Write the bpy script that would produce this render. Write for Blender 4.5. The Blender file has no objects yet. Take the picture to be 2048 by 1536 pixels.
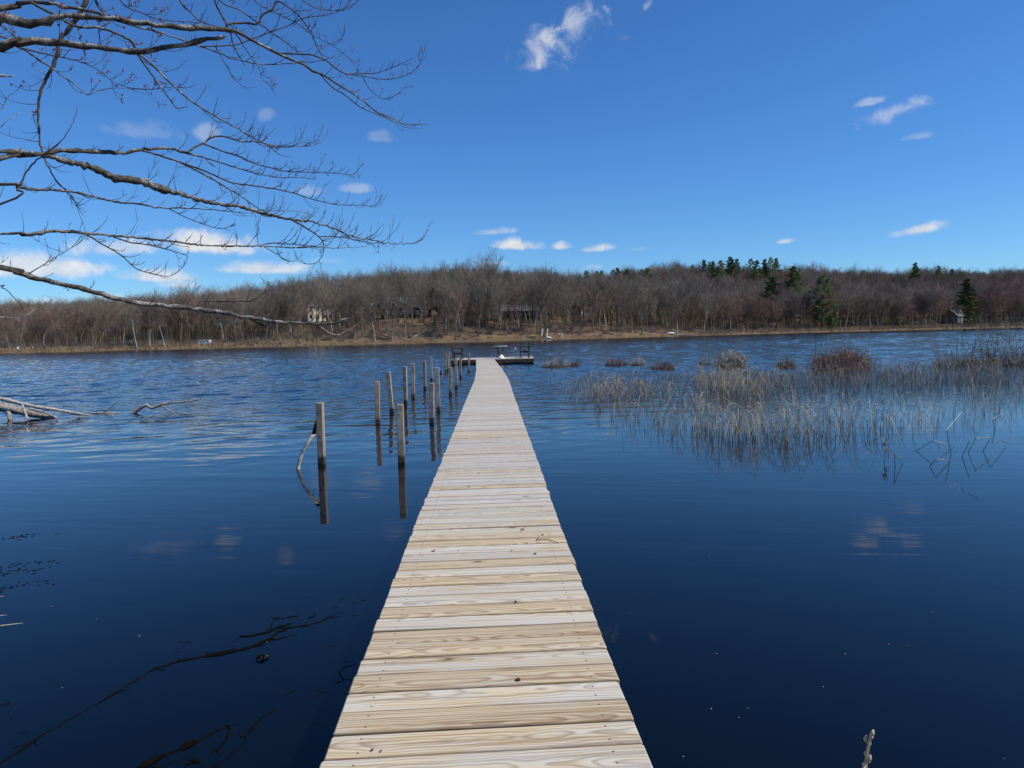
import bpy, math, random
from mathutils import Vector, Matrix
import numpy as np

R = math.radians
rnd = random.Random(7)
sc = bpy.context.scene
COL = sc.collection

# ------------------------------------------------------------------ camera
CAM_Z, F, PITCH, ROLL = 1.68, 1420.0, math.atan(98 / 1420.0), 0.0225
CAM = Vector((0, 0, CAM_Z))
fwd = Vector((0, math.cos(PITCH), -math.sin(PITCH)))
up0 = Vector((0, math.sin(PITCH), math.cos(PITCH)))
rgt = Vector((1, 0, 0)) * math.cos(ROLL) - up0 * math.sin(ROLL)
upv = up0 * math.cos(ROLL) + Vector((1, 0, 0)) * math.sin(ROLL)
cd = bpy.data.cameras.new("camera")
cam = bpy.data.objects.new("camera", cd)
COL.objects.link(cam)
m = Matrix((rgt, upv, -fwd)).transposed().to_4x4()
m.translation = CAM
cam.matrix_world = m
cd.sensor_width = 36
cd.lens = 36 * F / 2048
cd.clip_start = 0.05
cd.clip_end = 6000
sc.camera = cam

# ------------------------------------------------------------------ sun, sky, exposure
SUN_EL, SUN_AZ = R(50), R(103)          # azimuth clockwise from the view direction
sd = bpy.data.lights.new("sun", 'SUN')
sd.energy = 4.6
sd.angle = R(0.5)
sd.color = (1.0, 0.955, 0.89)
sun = bpy.data.objects.new("sun", sd)
COL.objects.link(sun)
sdir = Vector((math.sin(SUN_AZ) * math.cos(SUN_EL), math.cos(SUN_AZ) * math.cos(SUN_EL), math.sin(SUN_EL)))
sun.rotation_euler = sdir.to_track_quat('Z', 'Y').to_euler()
sun.location = sdir * 60

w = bpy.data.worlds.new("World")
sc.world = w
w.use_nodes = True
wn, wl = w.node_tree.nodes, w.node_tree.links
wn.clear()


def ray(px, py):
    return (rgt * ((px - 1024) / F) - upv * ((py - 768) / F) + fwd)


def at_z(px, py, z):
    d = ray(px, py)
    return CAM + d * ((z - CAM_Z) / d.z)


def at_d(px, py, depth):
    d = ray(px, py)
    return CAM + d * (depth / d.y)


def wmath(op, a, b=None, c=None, clamp=False):
    n = wn.new('ShaderNodeMath')
    n.operation = op
    n.use_clamp = clamp
    for i, v in enumerate((a, b, c)):
        if v is None:
            continue
        if isinstance(v, (int, float)):
            n.inputs[i].default_value = v
        else:
            wl.new(v, n.inputs[i])
    return n.outputs[0]


sky = wn.new('ShaderNodeTexSky')
sky.sky_type = 'NISHITA'
sky.sun_disc = False
sky.sun_elevation = SUN_EL
sky.sun_rotation = SUN_AZ
sky.altitude = 300
sky.air_density = 1.0
sky.dust_density = 0.25
sky.ozone_density = 3.0
hs = wn.new('ShaderNodeVectorMath')         # the phone camera's rendering of a clear blue sky
hs.operation = 'MULTIPLY'
hs.inputs[1].default_value = (.61, .965, 1.35)
hsat = wn.new('ShaderNodeHueSaturation')
hsat.inputs['Saturation'].default_value = 1.14
wl.new(sky.outputs[0], hsat.inputs['Color'])
wl.new(hsat.outputs[0], hs.inputs[0])
tc = wn.new('ShaderNodeTexCoord')
sx = wn.new('ShaderNodeSeparateXYZ')
wl.new(tc.outputs['Generated'], sx.inputs[0])
az = wmath('ARCTAN2', sx.outputs[0], sx.outputs[1])
el = wmath('ARCSINE', sx.outputs[2])
nz = wn.new('ShaderNodeTexNoise')
nz.inputs['Scale'].default_value = 34
nz.inputs['Detail'].default_value = 9
nz.inputs['Roughness'].default_value = 0.62
nz.inputs['Distortion'].default_value = 0.6
wl.new(tc.outputs['Generated'], nz.inputs['Vector'])
nval = wmath('SUBTRACT', nz.outputs[0], 0.5)
# px, py, half width, half height, tilt, opacity, ragged
CLOUDS = [
    (1078, 96, 60, 36, 25, .48, 1.9), (1145, 66, 74, 44, 32, .62, 1.9), (1066, 124, 50, 22, 6, .34, 1.9), (1294, 12, 18, 9, 35, .35, 1.5), (1248, 72, 20, 12, 0, .10, 1.5),
    (1790, 222, 58, 15, 12, .46, 1.6), (1746, 201, 26, 10, 5, .36, 1.3), (1832, 272, 30, 10, 0, .22, 1.3),
    (1838, 459, 50, 12, 9, .85, 1.0), (1572, 481, 18, 8, 3, .65, .9),
    (1032, 487, 58, 19, -3, 1.0, .8), (990, 462, 50, 11, 3, .38, 1.2), (1124, 491, 29, 13, 0, .85, .9), (1193, 495, 44, 13, 5, .72, 1.0), (1275, 497, 28, 8, 0, .08, 1.0),
    (985, 526, 34, 9, 0, .42, .9), (1190, 533, 26, 9, 0, .25, .9),
    (415, 482, 110, 36, -2, 1.0, .8), (230, 492, 95, 24, 4, .62, 1.0), (526, 534, 98, 20, 0, .80, .7), (318, 549, 78, 21, 0, .85, .8), (360, 567, 46, 12, 0, .5, .9),
    (50, 528, 130, 36, 0, .85, .9), (165, 532, 52, 15, 0, .5, .8), (715, 375, 40, 15, 0, .30, .9), (618, 380, 34, 18, 0, .24, 1.0), (415, 263, 30, 19, 8, .32, .9),
    (290, 258, 65, 24, 0, .16, 1.2), (762, 272, 28, 17, 0, .14, 1.1), (535, 226, 22, 14, 20, .16, 1.2), (80, 603, 70, 12, 0, .42, .9), (200, 590, 60, 12, 0, .32, .9), (445, 583, 70, 11, 0, .3, .9),
    (660, 520, 40, 9, 0, .14, .9),
]
rc = random.Random(3)
for k in range(14):     # the same scattered fair-weather clouds go on round the rest of the sky
    CLOUDS.append((None, (rc.uniform(0.9, 5.4), rc.uniform(.05, .75)), rc.uniform(30, 110), rc.uniform(12, 34), rc.uniform(-10, 20), rc.uniform(.3, .9), rc.uniform(.8, 1.5)))
clear = None
shade = None
for (px, py, hw, hh, tilt, op, rag) in CLOUDS:
    if px is None:
        u0, v0 = py
        if u0 > math.pi:
            u0 -= 2 * math.pi
    else:
        d = ray(px, py).normalized()
        u0, v0 = math.atan2(d.x, d.y), math.asin(d.z)
    a, b = hw / F / max(.3, math.cos(v0)), hh / F
    t = R(tilt)
    du = wmath('SUBTRACT', az, u0)
    dv = wmath('SUBTRACT', el, v0)
    p = wmath('MULTIPLY_ADD', du, math.cos(t) / a, wmath('MULTIPLY', dv, math.sin(t) / a))
    q = wmath('MULTIPLY_ADD', dv, math.cos(t) / b, wmath('MULTIPLY', du, -math.sin(t) / b))
    if tilt < 8:
        q = wmath('ADD', q, .25)
        q = wmath('MAXIMUM', q, wmath('MULTIPLY', q, -2.0))      # flat underside
    r2 = wmath('MULTIPLY_ADD', p, p, wmath('MULTIPLY', q, q))
    e = wmath('SUBTRACT', 1.0, wmath('SQRT', r2))
    e = wmath('MULTIPLY_ADD', nval, 1.6 * rag, e)
    ss = wn.new('ShaderNodeMapRange')
    ss.interpolation_type = 'SMOOTHSTEP'
    ss.inputs['From Min'].default_value = 0.0
    ss.inputs['From Max'].default_value = 0.75 if rag < 1.4 else 1.25
    wl.new(e, ss.inputs['Value'])
    dens = wmath('MULTIPLY', ss.outputs[0], op)
    inv = wmath('SUBTRACT', 1.0, dens)
    clear = inv if clear is None else wmath('MULTIPLY', clear, inv)
cover = wmath('SUBTRACT', 1.0, clear)
cc = wn.new('ShaderNodeMix')
cc.data_type = 'RGBA'
cc.inputs['A'].default_value = (5.4, 5.9, 7.0, 1)
cc.inputs['B'].default_value = (8.6, 8.7, 8.9, 1)
n2 = wmath('MULTIPLY_ADD', nval, 2.2, .55, clamp=True)
wl.new(n2, cc.inputs['Factor'])
mx = wn.new('ShaderNodeMix')
mx.data_type = 'RGBA'
wl.new(cover, mx.inputs['Factor'])
wl.new(hs.outputs[0], mx.inputs['A'])
wl.new(cc.outputs['Result'], mx.inputs['B'])
bg = wn.new('ShaderNodeBackground')
bg.inputs['Strength'].default_value = 0.1
wl.new(mx.outputs['Result'], bg.inputs['Color'])
wo = wn.new('ShaderNodeOutputWorld')
wl.new(bg.outputs[0], wo.inputs[0])
try:
    w.cycles.sampling_method = 'MANUAL'
    w.cycles.sample_map_resolution = 512
except Exception:
    pass

vs = sc.view_settings
vs.view_transform = 'Standard'
vs.look = 'None'
vs.exposure = 0.0
vs.gamma = 1.0
vs.use_curve_mapping = False
sc.cycles.max_bounces = 6
sc.cycles.diffuse_bounces = 2
sc.cycles.glossy_bounces = 3
sc.cycles.caustics_reflective = False


# ------------------------------------------------------------------ helpers
class MB:
    def __init__(self):
        self.v, self.f = [], []

    def tube(self, pts, rad, sides=6, cap=True):
        pts = [Vector(p) for p in pts]
        n = len(pts)
        t0 = (pts[1] - pts[0]).normalized()
        ref = Vector((0, 0, 1)) if abs(t0.z) < .85 else Vector((1, 0, 0))
        a = t0.cross(ref).normalized()
        base = len(self.v)
        for i in range(n):
            t = (pts[min(i + 1, n - 1)] - pts[max(i - 1, 0)])
            if t.length < 1e-9:
                t = t0
            t = t.normalized()
            a = (a - t * a.dot(t))
            a = a.normalized() if a.length > 1e-6 else t.orthogonal().normalized()
            b = t.cross(a)
            r = rad[i]
            for k in range(sides):
                g = 2 * math.pi * k / sides
                self.v.append(pts[i] + (a * math.cos(g) + b * math.sin(g)) * r)
        for i in range(n - 1):
            for k in range(sides):
                k2 = (k + 1) % sides
                self.f.append((base + i * sides + k, base + i * sides + k2, base + (i + 1) * sides + k2, base + (i + 1) * sides + k))
        if cap:
            self.f.append(tuple(base + k for k in reversed(range(sides))))
            self.f.append(tuple(base + (n - 1) * sides + k for k in range(sides)))

    def box(self, c, s, M=None, ch=0.0):
        x, y, z = s[0] / 2, s[1] / 2, s[2] / 2
        c = Vector(c)
        base = len(self.v)
        if ch:
            ring = [(-x, -y + ch), (-x + ch, -y), (x - ch, -y), (x, -y + ch), (x, y - ch), (x - ch, y), (-x + ch, y), (-x, y - ch)]
            prof = [(-z, 0), (z - ch, 0), (z, ch)]
            for (pz, ins) in prof:
                for (rx, ry) in ring:
                    p = Vector((rx - math.copysign(ins, rx), ry - math.copysign(ins, ry), pz))
                    self.v.append((M @ p if M else p) + c)
            for l in range(2):
                for k in range(8):
                    k2 = (k + 1) % 8
                    self.f.append((base + l * 8 + k, base + l * 8 + k2, base + l * 8 + 8 + k2, base + l * 8 + 8 + k))
            self.f.append(tuple(base + k for k in reversed(range(8))))
            self.f.append(tuple(base + 16 + k for k in range(8)))
            return
        for dz in (-z, z):
            for (dx, dy) in ((-x, -y), (x, -y), (x, y), (-x, y)):
                p = Vector((dx, dy, dz))
                self.v.append((M @ p if M else p) + c)
        for q in ((3, 2, 1, 0), (4, 5, 6, 7), (0, 1, 5, 4), (1, 2, 6, 5), (2, 3, 7, 6), (3, 0, 4, 7)):
            self.f.append(tuple(base + i for i in q))

    def poly(self, pts):
        base = len(self.v)
        self.v.extend(Vector(p) for p in pts)
        self.f.append(tuple(range(base, base + len(pts))))

    def mesh(self, name, mat, smooth=False):
        me = bpy.data.meshes.new(name)
        me.from_pydata([tuple(p) for p in self.v], [], self.f)
        if mat:
            me.materials.append(mat)
        if smooth:
            me.polygons.foreach_set('use_smooth', [True] * len(me.polygons))
        me.update()
        return me


def link(name, data, parent=None, loc=None, rot=None):
    o = bpy.data.objects.new(name, data)
    COL.objects.link(o)
    if parent is not None:
        o.parent = parent
    if loc is not None:
        o.location = loc
    if rot is not None:
        o.rotation_euler = rot
    return o


def obj(name, mb, mat, parent=None, smooth=False, loc=None, rot=None):
    return link(name, mb.mesh(name, mat, smooth), parent, loc, rot)


def tag(o, label=None, cat=None, group=None, kind=None):
    if label:
        o['label'] = label
    if cat:
        o['category'] = cat
    if group:
        o['group'] = group
    if kind:
        o['kind'] = kind
    return o


def thing(name, label, cat, loc=(0, 0, 0), rz=0, group=None):
    o = link(name, None, None, loc, (0, 0, rz))
    o.empty_display_size = .2
    return tag(o, label, cat, group)


def copy_tree(o, parent=None):
    c = o.copy()
    COL.objects.link(c)
    c.parent = parent
    for ch in list(o.children):
        copy_tree(ch, c)
    return c


def catmull(P, step):
    """P: list of (Vector, radius) -> smooth resampled lists"""
    out, rr = [], []
    n = len(P)
    for i in range(n - 1):
        p0, p1, p2, p3 = P[max(i - 1, 0)], P[i], P[i + 1], P[min(i + 2, n - 1)]
        k = max(1, int((p2[0] - p1[0]).length / step))
        for j in range(k):
            t = j / k
            a = p1[0] * 2 + (p2[0] - p0[0]) * t + (p0[0] * 2 - p1[0] * 5 + p2[0] * 4 - p3[0]) * t * t + (p1[0] * 3 - p0[0] - p2[0] * 3 + p3[0]) * t ** 3
            out.append(a * .5)
            rr.append(p1[1] + (p2[1] - p1[1]) * t)
    out.append(P[-1][0].copy())
    rr.append(P[-1][1])
    return out, rr


def lerp(x, xs, ys):
    return float(np.interp(x, xs, ys))


def sstep(a, b, x):
    t = min(1, max(0, (x - a) / (b - a)))
    return t * t * (3 - 2 * t)


# ------------------------------------------------------------------ materials
class Mat:
    def __init__(self, name, rough=.8, spec=.3):
        self.m = bpy.data.materials.new(name)
        self.m.use_nodes = True
        self.n, self.l = self.m.node_tree.nodes, self.m.node_tree.links
        self.b = self.n['Principled BSDF']
        self.b.inputs['Roughness'].default_value = rough
        self.b.inputs['Specular IOR Level'].default_value = spec

    def put(self, v, sock):
        if isinstance(v, (int, float)):
            sock.default_value = v
        elif isinstance(v, (tuple, list)):
            sock.default_value = tuple(v) if len(v) == len(sock.default_value) else tuple(v) + (1,)
        else:
            self.l.new(v, sock)

    def math(self, op, a, b=None, c=None, clamp=False):
        n = self.n.new('ShaderNodeMath')
        n.operation = op
        n.use_clamp = clamp
        for i, v in enumerate((a, b, c)):
            if v is not None:
                self.put(v, n.inputs[i])
        return n.outputs[0]

    def vmath(self, op, a, b=None):
        n = self.n.new('ShaderNodeVectorMath')
        n.operation = op
        self.put(a, n.inputs[0])
        if b is not None:
            self.put(b, n.inputs[1])
        return n.outputs[0]

    def coord(self, which='Object'):
        return self.n.new('ShaderNodeTexCoord').outputs[which]

    def pos(self):
        return self.n.new('ShaderNodeNewGeometry').outputs['Position']

    def rand(self):
        return self.n.new('ShaderNodeObjectInfo').outputs['Random']

    def xyz(self, v):
        n = self.n.new('ShaderNodeSeparateXYZ')
        self.l.new(v, n.inputs[0])
        return n.outputs

    def comb(self, x, y, z):
        n = self.n.new('ShaderNodeCombineXYZ')
        for i, v in enumerate((x, y, z)):
            self.put(v, n.inputs[i])
        return n.outputs[0]

    def noise(self, vec, scale, detail=4, rough=.55, dist=0.0):
        n = self.n.new('ShaderNodeTexNoise')
        n.inputs['Scale'].default_value = scale
        n.inputs['Detail'].default_value = detail
        n.inputs['Roughness'].default_value = rough
        n.inputs['Distortion'].default_value = dist
        self.l.new(vec, n.inputs['Vector'])
        return n.outputs[0]

    def ramp(self, fac, stops, interp='LINEAR'):
        n = self.n.new('ShaderNodeValToRGB')
        n.color_ramp.interpolation = interp
        e = n.color_ramp.elements
        while len(e) < len(stops):
            e.new(.5)
        for k, (p, c) in enumerate(stops):
            e[k].position = p
            e[k].color = tuple(c) + (1,) if len(c) == 3 else c
        self.l.new(fac, n.inputs[0])
        return n.outputs[0]

    def mix(self, f, a, b, blend='MIX'):
        n = self.n.new('ShaderNodeMix')
        n.data_type = 'RGBA'
        n.blend_type = blend
        self.put(f, n.inputs['Factor'])
        self.put(a, n.inputs['A'])
        self.put(b, n.inputs['B'])
        return n.outputs['Result']

    def mapr(self, v, a, b, c=0.0, d=1.0, smooth=True):
        n = self.n.new('ShaderNodeMapRange')
        n.interpolation_type = 'SMOOTHSTEP' if smooth else 'LINEAR'
        for k, x in zip(('From Min', 'From Max', 'To Min', 'To Max'), (a, b, c, d)):
            n.inputs[k].default_value = x
        self.put(v, n.inputs['Value'])
        return n.outputs[0]

    def base(self, c):
        self.put(c, self.b.inputs['Base Color'])

    def bump(self, h, dist, strength=1.0):
        n = self.n.new('ShaderNodeBump')
        n.inputs['Distance'].default_value = dist
        n.inputs['Strength'].default_value = strength
        self.l.new(h, n.inputs['Height'])
        self.l.new(n.outputs[0], self.b.inputs['Normal'])


def simple(name, c1, c2=None, scale=6, rough=.8, spec=.3, bump=0.0, coordn='Object'):
    M = Mat(name, rough, spec)
    v = M.coord(coordn)
    n = M.noise(v, scale, 5)
    if c2 is None:
        c2 = tuple(x * .75 for x in c1)
    M.base(M.ramp(n, [(.35, c2), (.65, c1)]))
    if bump:
        M.bump(n, bump)
    return M.m


def wood_mat(name, light, dark, streak, knots=True, wet=False, ring=20, random_tint=.5, grey=(.40, .39, .38), along='X'):
    """sawn softwood: growth rings of a log cut lengthwise, one cut per board"""
    M = Mat(name, .75, .25)
    v = M.coord('Object')
    r = M.rand()
    x, y, z = M.xyz(v)[0:3]
    if along == 'Z':
        x, z = z, x
    r2 = M.math('FRACT', M.math('MULTIPLY', r, 37.17))
    r3 = M.math('FRACT', M.math('MULTIPLY', r, 91.73))
    r4 = M.math('FRACT', M.math('MULTIPLY', r, 173.9))
    seedv = M.comb(M.math('MULTIPLY', r, 60.0), M.math('MULTIPLY', r2, 40.0), M.math('MULTIPLY', r3, 50.0))
    xs = M.math('ADD', x, M.math('MULTIPLY', r3, 30.0))
    lowv = M.comb(M.math('MULTIPLY', xs, 1.3), M.math('MULTIPLY', y, 2.0), M.math('MULTIPLY', r2, 30.0))
    low = M.math('SUBTRACT', M.noise(lowv, 1.6, 2), .5)
    low2 = M.math('SUBTRACT', M.noise(M.vmath('ADD', lowv, (7.7, 3.1, 9.2)), 2.2, 3), .5)
    yc = M.math('ADD', y, M.math('MULTIPLY', M.math('SUBTRACT', r2, .5), .14))
    yc = M.math('ADD', yc, M.math('MULTIPLY', low2, .035))
    zc = M.math('ADD', M.math('MULTIPLY_ADD', r4, .06, .012), M.math('MULTIPLY', low, .13))
    zc = M.math('ADD', zc, M.math('MULTIPLY', x, M.math('MULTIPLY_ADD', r3, .05, -.025)))
    wv = M.n.new('ShaderNodeTexWave')
    wv.wave_type = 'RINGS'
    wv.rings_direction = 'X'
    wv.wave_profile = 'SAW'
    wv.inputs['Scale'].default_value = ring
    wv.inputs['Distortion'].default_value = .7
    wv.inputs['Detail'].default_value = 2
    wv.inputs['Detail Scale'].default_value = 1.5
    M.l.new(M.comb(M.math('MULTIPLY', x, .05), yc, zc), wv.inputs['Vector'])
    fib = M.noise(M.vmath('ADD', M.comb(M.math('MULTIPLY', x, 3.0), M.math('MULTIPLY', y, 160.0), M.math('MULTIPLY', z, 160.0)), seedv), 1.0, 4, .65)
    blot = M.noise(M.vmath('ADD', M.comb(M.math('MULTIPLY', x, 1.6), M.math('MULTIPLY', y, 9.0), z), seedv), 1.4, 4, .6)
    late = M.ramp(wv.outputs[0], [(0, (0, 0, 0)), (.45, (.10, .10, .10)), (.85, (1, 1, 1)), (1, (.1, .1, .1))])
    strength = M.math('MULTIPLY', late, M.mapr(blot, .3, .7, .55, 1.0))
    col = M.mix(strength, light, dark)
    col = M.mix(M.mapr(fib, .42, .75, 0, .6), col, streak)
    long_ = M.noise(M.vmath('ADD', M.comb(M.math('MULTIPLY', xs, 1.1), M.math('MULTIPLY', y, 62.0), M.math('MULTIPLY', z, 30.0)), seedv), 1.0, 5, .6, .4)
    col = M.mix(M.mapr(long_, .50, .70, 0, .78), col, dark)
    col = M.mix(M.mapr(long_, .30, .46, .35, 0), col, tuple(min(.75, c * 1.25) for c in light))
    tint = M.math('MULTIPLY', M.mapr(M.math('ADD', blot, M.math('MULTIPLY', M.math('SUBTRACT', r2, .5), .3)), .40, .68), random_tint)
    gcol = M.mix(M.math('MAXIMUM', M.math('MULTIPLY', strength, .75), M.mapr(long_, .48, .70, 0, .9)), grey, tuple(c * k_ for c, k_ in zip(grey, (.56, .52, .47))))
    col = M.mix(tint, col, gcol)
    val = M.math('MULTIPLY_ADD', r, .15, .90)
    col = M.mix(1.0, col, M.comb(val, val, val), 'MULTIPLY')
    if knots:
        vo = M.n.new('ShaderNodeTexVoronoi')
        vo.inputs['Scale'].default_value = 1.0
        vo.inputs['Randomness'].default_value = 1.0
        M.l.new(M.vmath('ADD', M.comb(M.math('MULTIPLY', x, 2.2), M.math('MULTIPLY', y, 4.2), 0.0), seedv), vo.inputs['Vector'])
        kn = M.mapr(vo.outputs['Distance'], .035, .075, 1, 0)
        ring2 = M.mapr(vo.outputs['Distance'], .06, .16, .35, 0)
        col = M.mix(ring2, col, dark)
        col = M.mix(M.math('MULTIPLY', kn, .8), col, (.10, .06, .035))
    if along == 'X':      # both long edges painted dark for the shade of the gaps, plus some grime
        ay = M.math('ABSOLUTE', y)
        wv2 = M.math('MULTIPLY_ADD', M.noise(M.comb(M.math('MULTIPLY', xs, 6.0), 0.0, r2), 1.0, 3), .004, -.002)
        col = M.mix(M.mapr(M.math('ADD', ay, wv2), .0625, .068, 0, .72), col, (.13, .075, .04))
        # heads of the deck screws, two at each stringer
        qx = M.math('SUBTRACT', M.math('ABSOLUTE', x), .425)
        qy = M.math('SUBTRACT', ay, M.math('MULTIPLY_ADD', r3, .012, .030))
        dd = M.math('SQRT', M.math('ADD', M.math('MULTIPLY', qx, qx), M.math('MULTIPLY', qy, qy)))
        col = M.mix(M.mapr(dd, .0035, .006, .85, 0), col, (.07, .05, .04))
    h = M.math('ADD', M.math('MULTIPLY', fib, .6), M.math('MULTIPLY', late, -.4))
    if wet:
        gz = M.xyz(M.pos())[2]
        edge = M.math('ADD', gz, M.math('MULTIPLY', M.math('SUBTRACT', M.noise(M.comb(M.math('MULTIPLY', M.xyz(M.pos())[0], 40.0), M.math('MULTIPLY', M.xyz(M.pos())[1], 40.0), gz), 1.0, 3), .5), .08))
        damp = M.mapr(edge, .07, .115, 1, 0)
        col = M.mix(damp, col, (.012, .008, .006))
        col = M.mix(M.mapr(edge, .1, .3, .35, 0), col, (.16, .12, .08))
    M.base(col)
    M.bump(h, .0012, .7)
    return M.m


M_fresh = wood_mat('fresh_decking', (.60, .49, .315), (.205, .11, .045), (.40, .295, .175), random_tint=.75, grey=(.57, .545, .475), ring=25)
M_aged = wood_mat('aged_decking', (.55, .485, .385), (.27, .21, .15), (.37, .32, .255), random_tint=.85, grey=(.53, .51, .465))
M_platform = wood_mat('platform_boards', (.50, .45, .39), (.34, .29, .25), (.36, .32, .28), random_tint=.7)
M_post = wood_mat('weathered_post', (.43, .355, .27), (.15, .11, .075), (.19, .145, .105), wet=True, ring=14, random_tint=.5, grey=(.34, .305, .26), along='Z', knots=True)
M_frame = simple('dark_framing_timber', (.10, .075, .05), (.05, .038, .028), 8)
M_bench = simple('dark_stained_wood', (.085, .07, .055), (.045, .038, .03), 12, .6)
M_hole = simple('dark_hole', (.008, .006, .005), None, 5)
M_black_metal = simple('black_wrought_iron', (.012, .012, .014), None, 10, .5, .5)
M_white = simple('white_paint', (.78, .78, .76), (.66, .66, .63), 4, .6)
M_tabletop = simple('pale_grey_tabletop', (.55, .56, .57), (.45, .46, .47), 20, .4, .5)
M_float = simple('black_plastic', (.012, .012, .013), None, 5, .35, .5)


def bark_mat(name, base, pale, dark, pale_amt=.5, scale=18):
    M = Mat(name, .9, .15)
    v = M.coord('Object')
    n1 = M.noise(v, scale, 6, .65)
    n2 = M.noise(M.vmath('ADD', v, (5, 3, 1)), scale * .33, 5, .6)
    n3 = M.noise(v, scale * 5, 4, .7)
    c = M.ramp(n1, [(.32, dark), (.5, base), (.68, tuple(x * 1.3 for x in base))])
    lich = M.math('MULTIPLY', M.mapr(n2, .49, .58), M.mapr(n3, .42, .58))
    c = M.mix(M.math('MULTIPLY', lich, pale_amt), c, pale)
    M.base(c)
    M.bump(M.math('ADD', n1, M.math('MULTIPLY', n3, .5)), .012)
    return M.m


M_bark = bark_mat('lichened_bark', (.115, .098, .082), (.54, .53, .47), (.018, .015, .012), .8, 30)
M_twig = simple('thin_twig_bark', (.11, .09, .078), (.05, .04, .036), 12)
M_paletwig = bark_mat('bleached_dead_wood', (.42, .38, .32), (.60, .56, .48), (.16, .13, .10), .6, 24)
M_wetwood = simple('wet_black_wood', (.006, .005, .004), (.003, .0025, .002), 20, .9, .05)
M_bud = simple('red_buds', (.22, .05, .035), (.12, .03, .025), 30)


def tree_mat(name, c, pale=(.30, .28, .25), amt=.25, var=.3):
    M = Mat(name, .95, .1)
    v = M.pos()
    n = M.noise(v, .9, 4)
    r = M.rand()
    col = M.ramp(n, [(.3, tuple(x * .7 for x in c)), (.7, tuple(x * 1.25 for x in c))])
    val = M.math('MULTIPLY_ADD', r, var * 2, 1 - var)
    col = M.mix(1.0, col, M.comb(val, val, val), 'MULTIPLY')
    r2 = M.math('FRACT', M.math('MULTIPLY', r, 57.3))
    col = M.mix(M.math('MULTIPLY', M.mapr(r2, .6, 1), amt), col, pale)
    M.base(col)
    return M.m


T_grey = tree_mat('grey_brown_bark', (.165, .132, .098))
T_twig = tree_mat('grey_brown_twigs', (.198, .166, .128), (.32, .28, .22), .4)
T_red = tree_mat('red_budded_twigs', (.245, .16, .130), (.28, .18, .145), .5)
T_pale = tree_mat('pale_bark', (.42, .39, .34), (.5, .47, .42), .5, .15)
T_needle = tree_mat('pine_needles', (.125, .165, .055), (.22, .235, .075), .6, .3)
T_needle_pale = tree_mat('yellow_green_needles', (.17, .19, .05), (.2, .2, .07), .5, .2)

# ------------------------------------------------------------------ terrain and water
SX = [-900, -300, -124, -79, -43, -3.5, 27, 55, 75, 106, 153, 216, 400, 900]
SY = [150, 160, 172, 180, 190, 205, 220, 240, 250, 268, 285, 300, 330, 400]
HX = [-900, -124, -79, -60, -43, -3, 27, 55, 75, 106, 153, 216, 900]
H40 = [1.6, 1.6, 3.0, 4.6, 6.5, 7.5, 6.5, 5.0, 3.0, 1.6, 1.5, 1.5, 2]
H140 = [8, 8.5, 14, 16, 18, 17.5, 16, 18, 22, 25, 24.5, 22.5, 20]


def shore_y(x):
    return lerp(x, SX, SY) + .8 * math.sin(x * .13) + .5 * math.sin(x * .37 + 1)


def ground_z(x, y):
    s = y - shore_y(x)
    # near bank behind and to the left of the camera
    near = max(-(y + 2.2), -(x + .78 * max(y, 0) + 1.9) if y < 7.2 else -(x + .78 * y + 1.9) - (y - 7.2) * 1.5)
    if y < 30:
        if near > 0:
            return .05 + .55 * sstep(0, 3, near)
        return max(-1.3, .05 + near * .6)
    if s < 0:
        return max(-1.5, s * .25)
    h40, h140 = lerp(x, HX, H40), lerp(x, HX, H140)
    bank = .55 * sstep(0, 1.5, s) + .15
    if s < 40:
        h = bank + (h40 - .7) * (s / 40) ** (.85 if h40 > 4 else 1.3)
    elif s < 140:
        t = (s - 40) / 100
        h = h40 + (h140 - h40) * t
    else:
        h = h140 + (s - 140) * .01
    return h + (.35 * math.sin(x * .31 + s * .11) * math.sin(s * .23) + .3 * math.sin(x * .09 + 2)) * sstep(2, 14, s) * min(1, h40 / 4)


xs = sorted(set([-900, -700, -500, -400, -320] + list(range(-260, 320, 5)) + [340, 400, 500, 700, 900] + [x * .5 for x in range(-40, 12)]))
rows = [('y', v) for v in (-900, -300, -80, -20, -8, -5, -4, -3.5, -3, -2.6, -2.2, -1.8, -1, 0, 1, 2, 3, 4, 5, 6, 7, 8, 9, 10, 12, 16, 24, 40, 90)]
rows += [('s', v) for v in (-30, -8, -3, -1, -.4, 0, .3, .7, 1.2, 2, 3, 5, 8, 11, 14, 18, 22, 26, 30, 35, 40, 46, 53, 60, 70, 80, 95, 110, 125, 140, 170, 250, 500, 1500)]
g = MB()
for (k, v) in rows:
    for x in xs:
        y = v if k == 'y' else shore_y(x) + v
        g.v.append(Vector((x, y, ground_z(x, y))))
nx = len(xs)
for i in range(len(rows) - 1):
    for j in range(nx - 1):
        a = i * nx + j
        g.f.append((a, a + 1, a + nx + 1, a + nx))
M = Mat('leaf_litter_ground', .95, .1)
v = M.pos()
n1 = M.noise(v, .35, 6, .6)
n2 = M.noise(v, 2.2, 6, .7)
n3 = M.noise(v, .06, 3)
c = M.ramp(n1, [(.3, (.085, .055, .035)), (.5, (.16, .105, .065)), (.7, (.25, .185, .115))])
c = M.mix(M.mapr(n2, .4, .7, 0, .6), c, (.075, .05, .036))
c = M.mix(M.math('MULTIPLY', M.mapr(n3, .52, .66), .3), c, (.17, .15, .065))
c = M.mix(M.mapr(M.xyz(v)[2], .0, .5, 1, 0), c, (.15, .11, .07))
M.base(c)
M.bump(n2, .12)
ground = obj('ground', g, M.m, smooth=True)
tag(ground, kind='structure')

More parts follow.
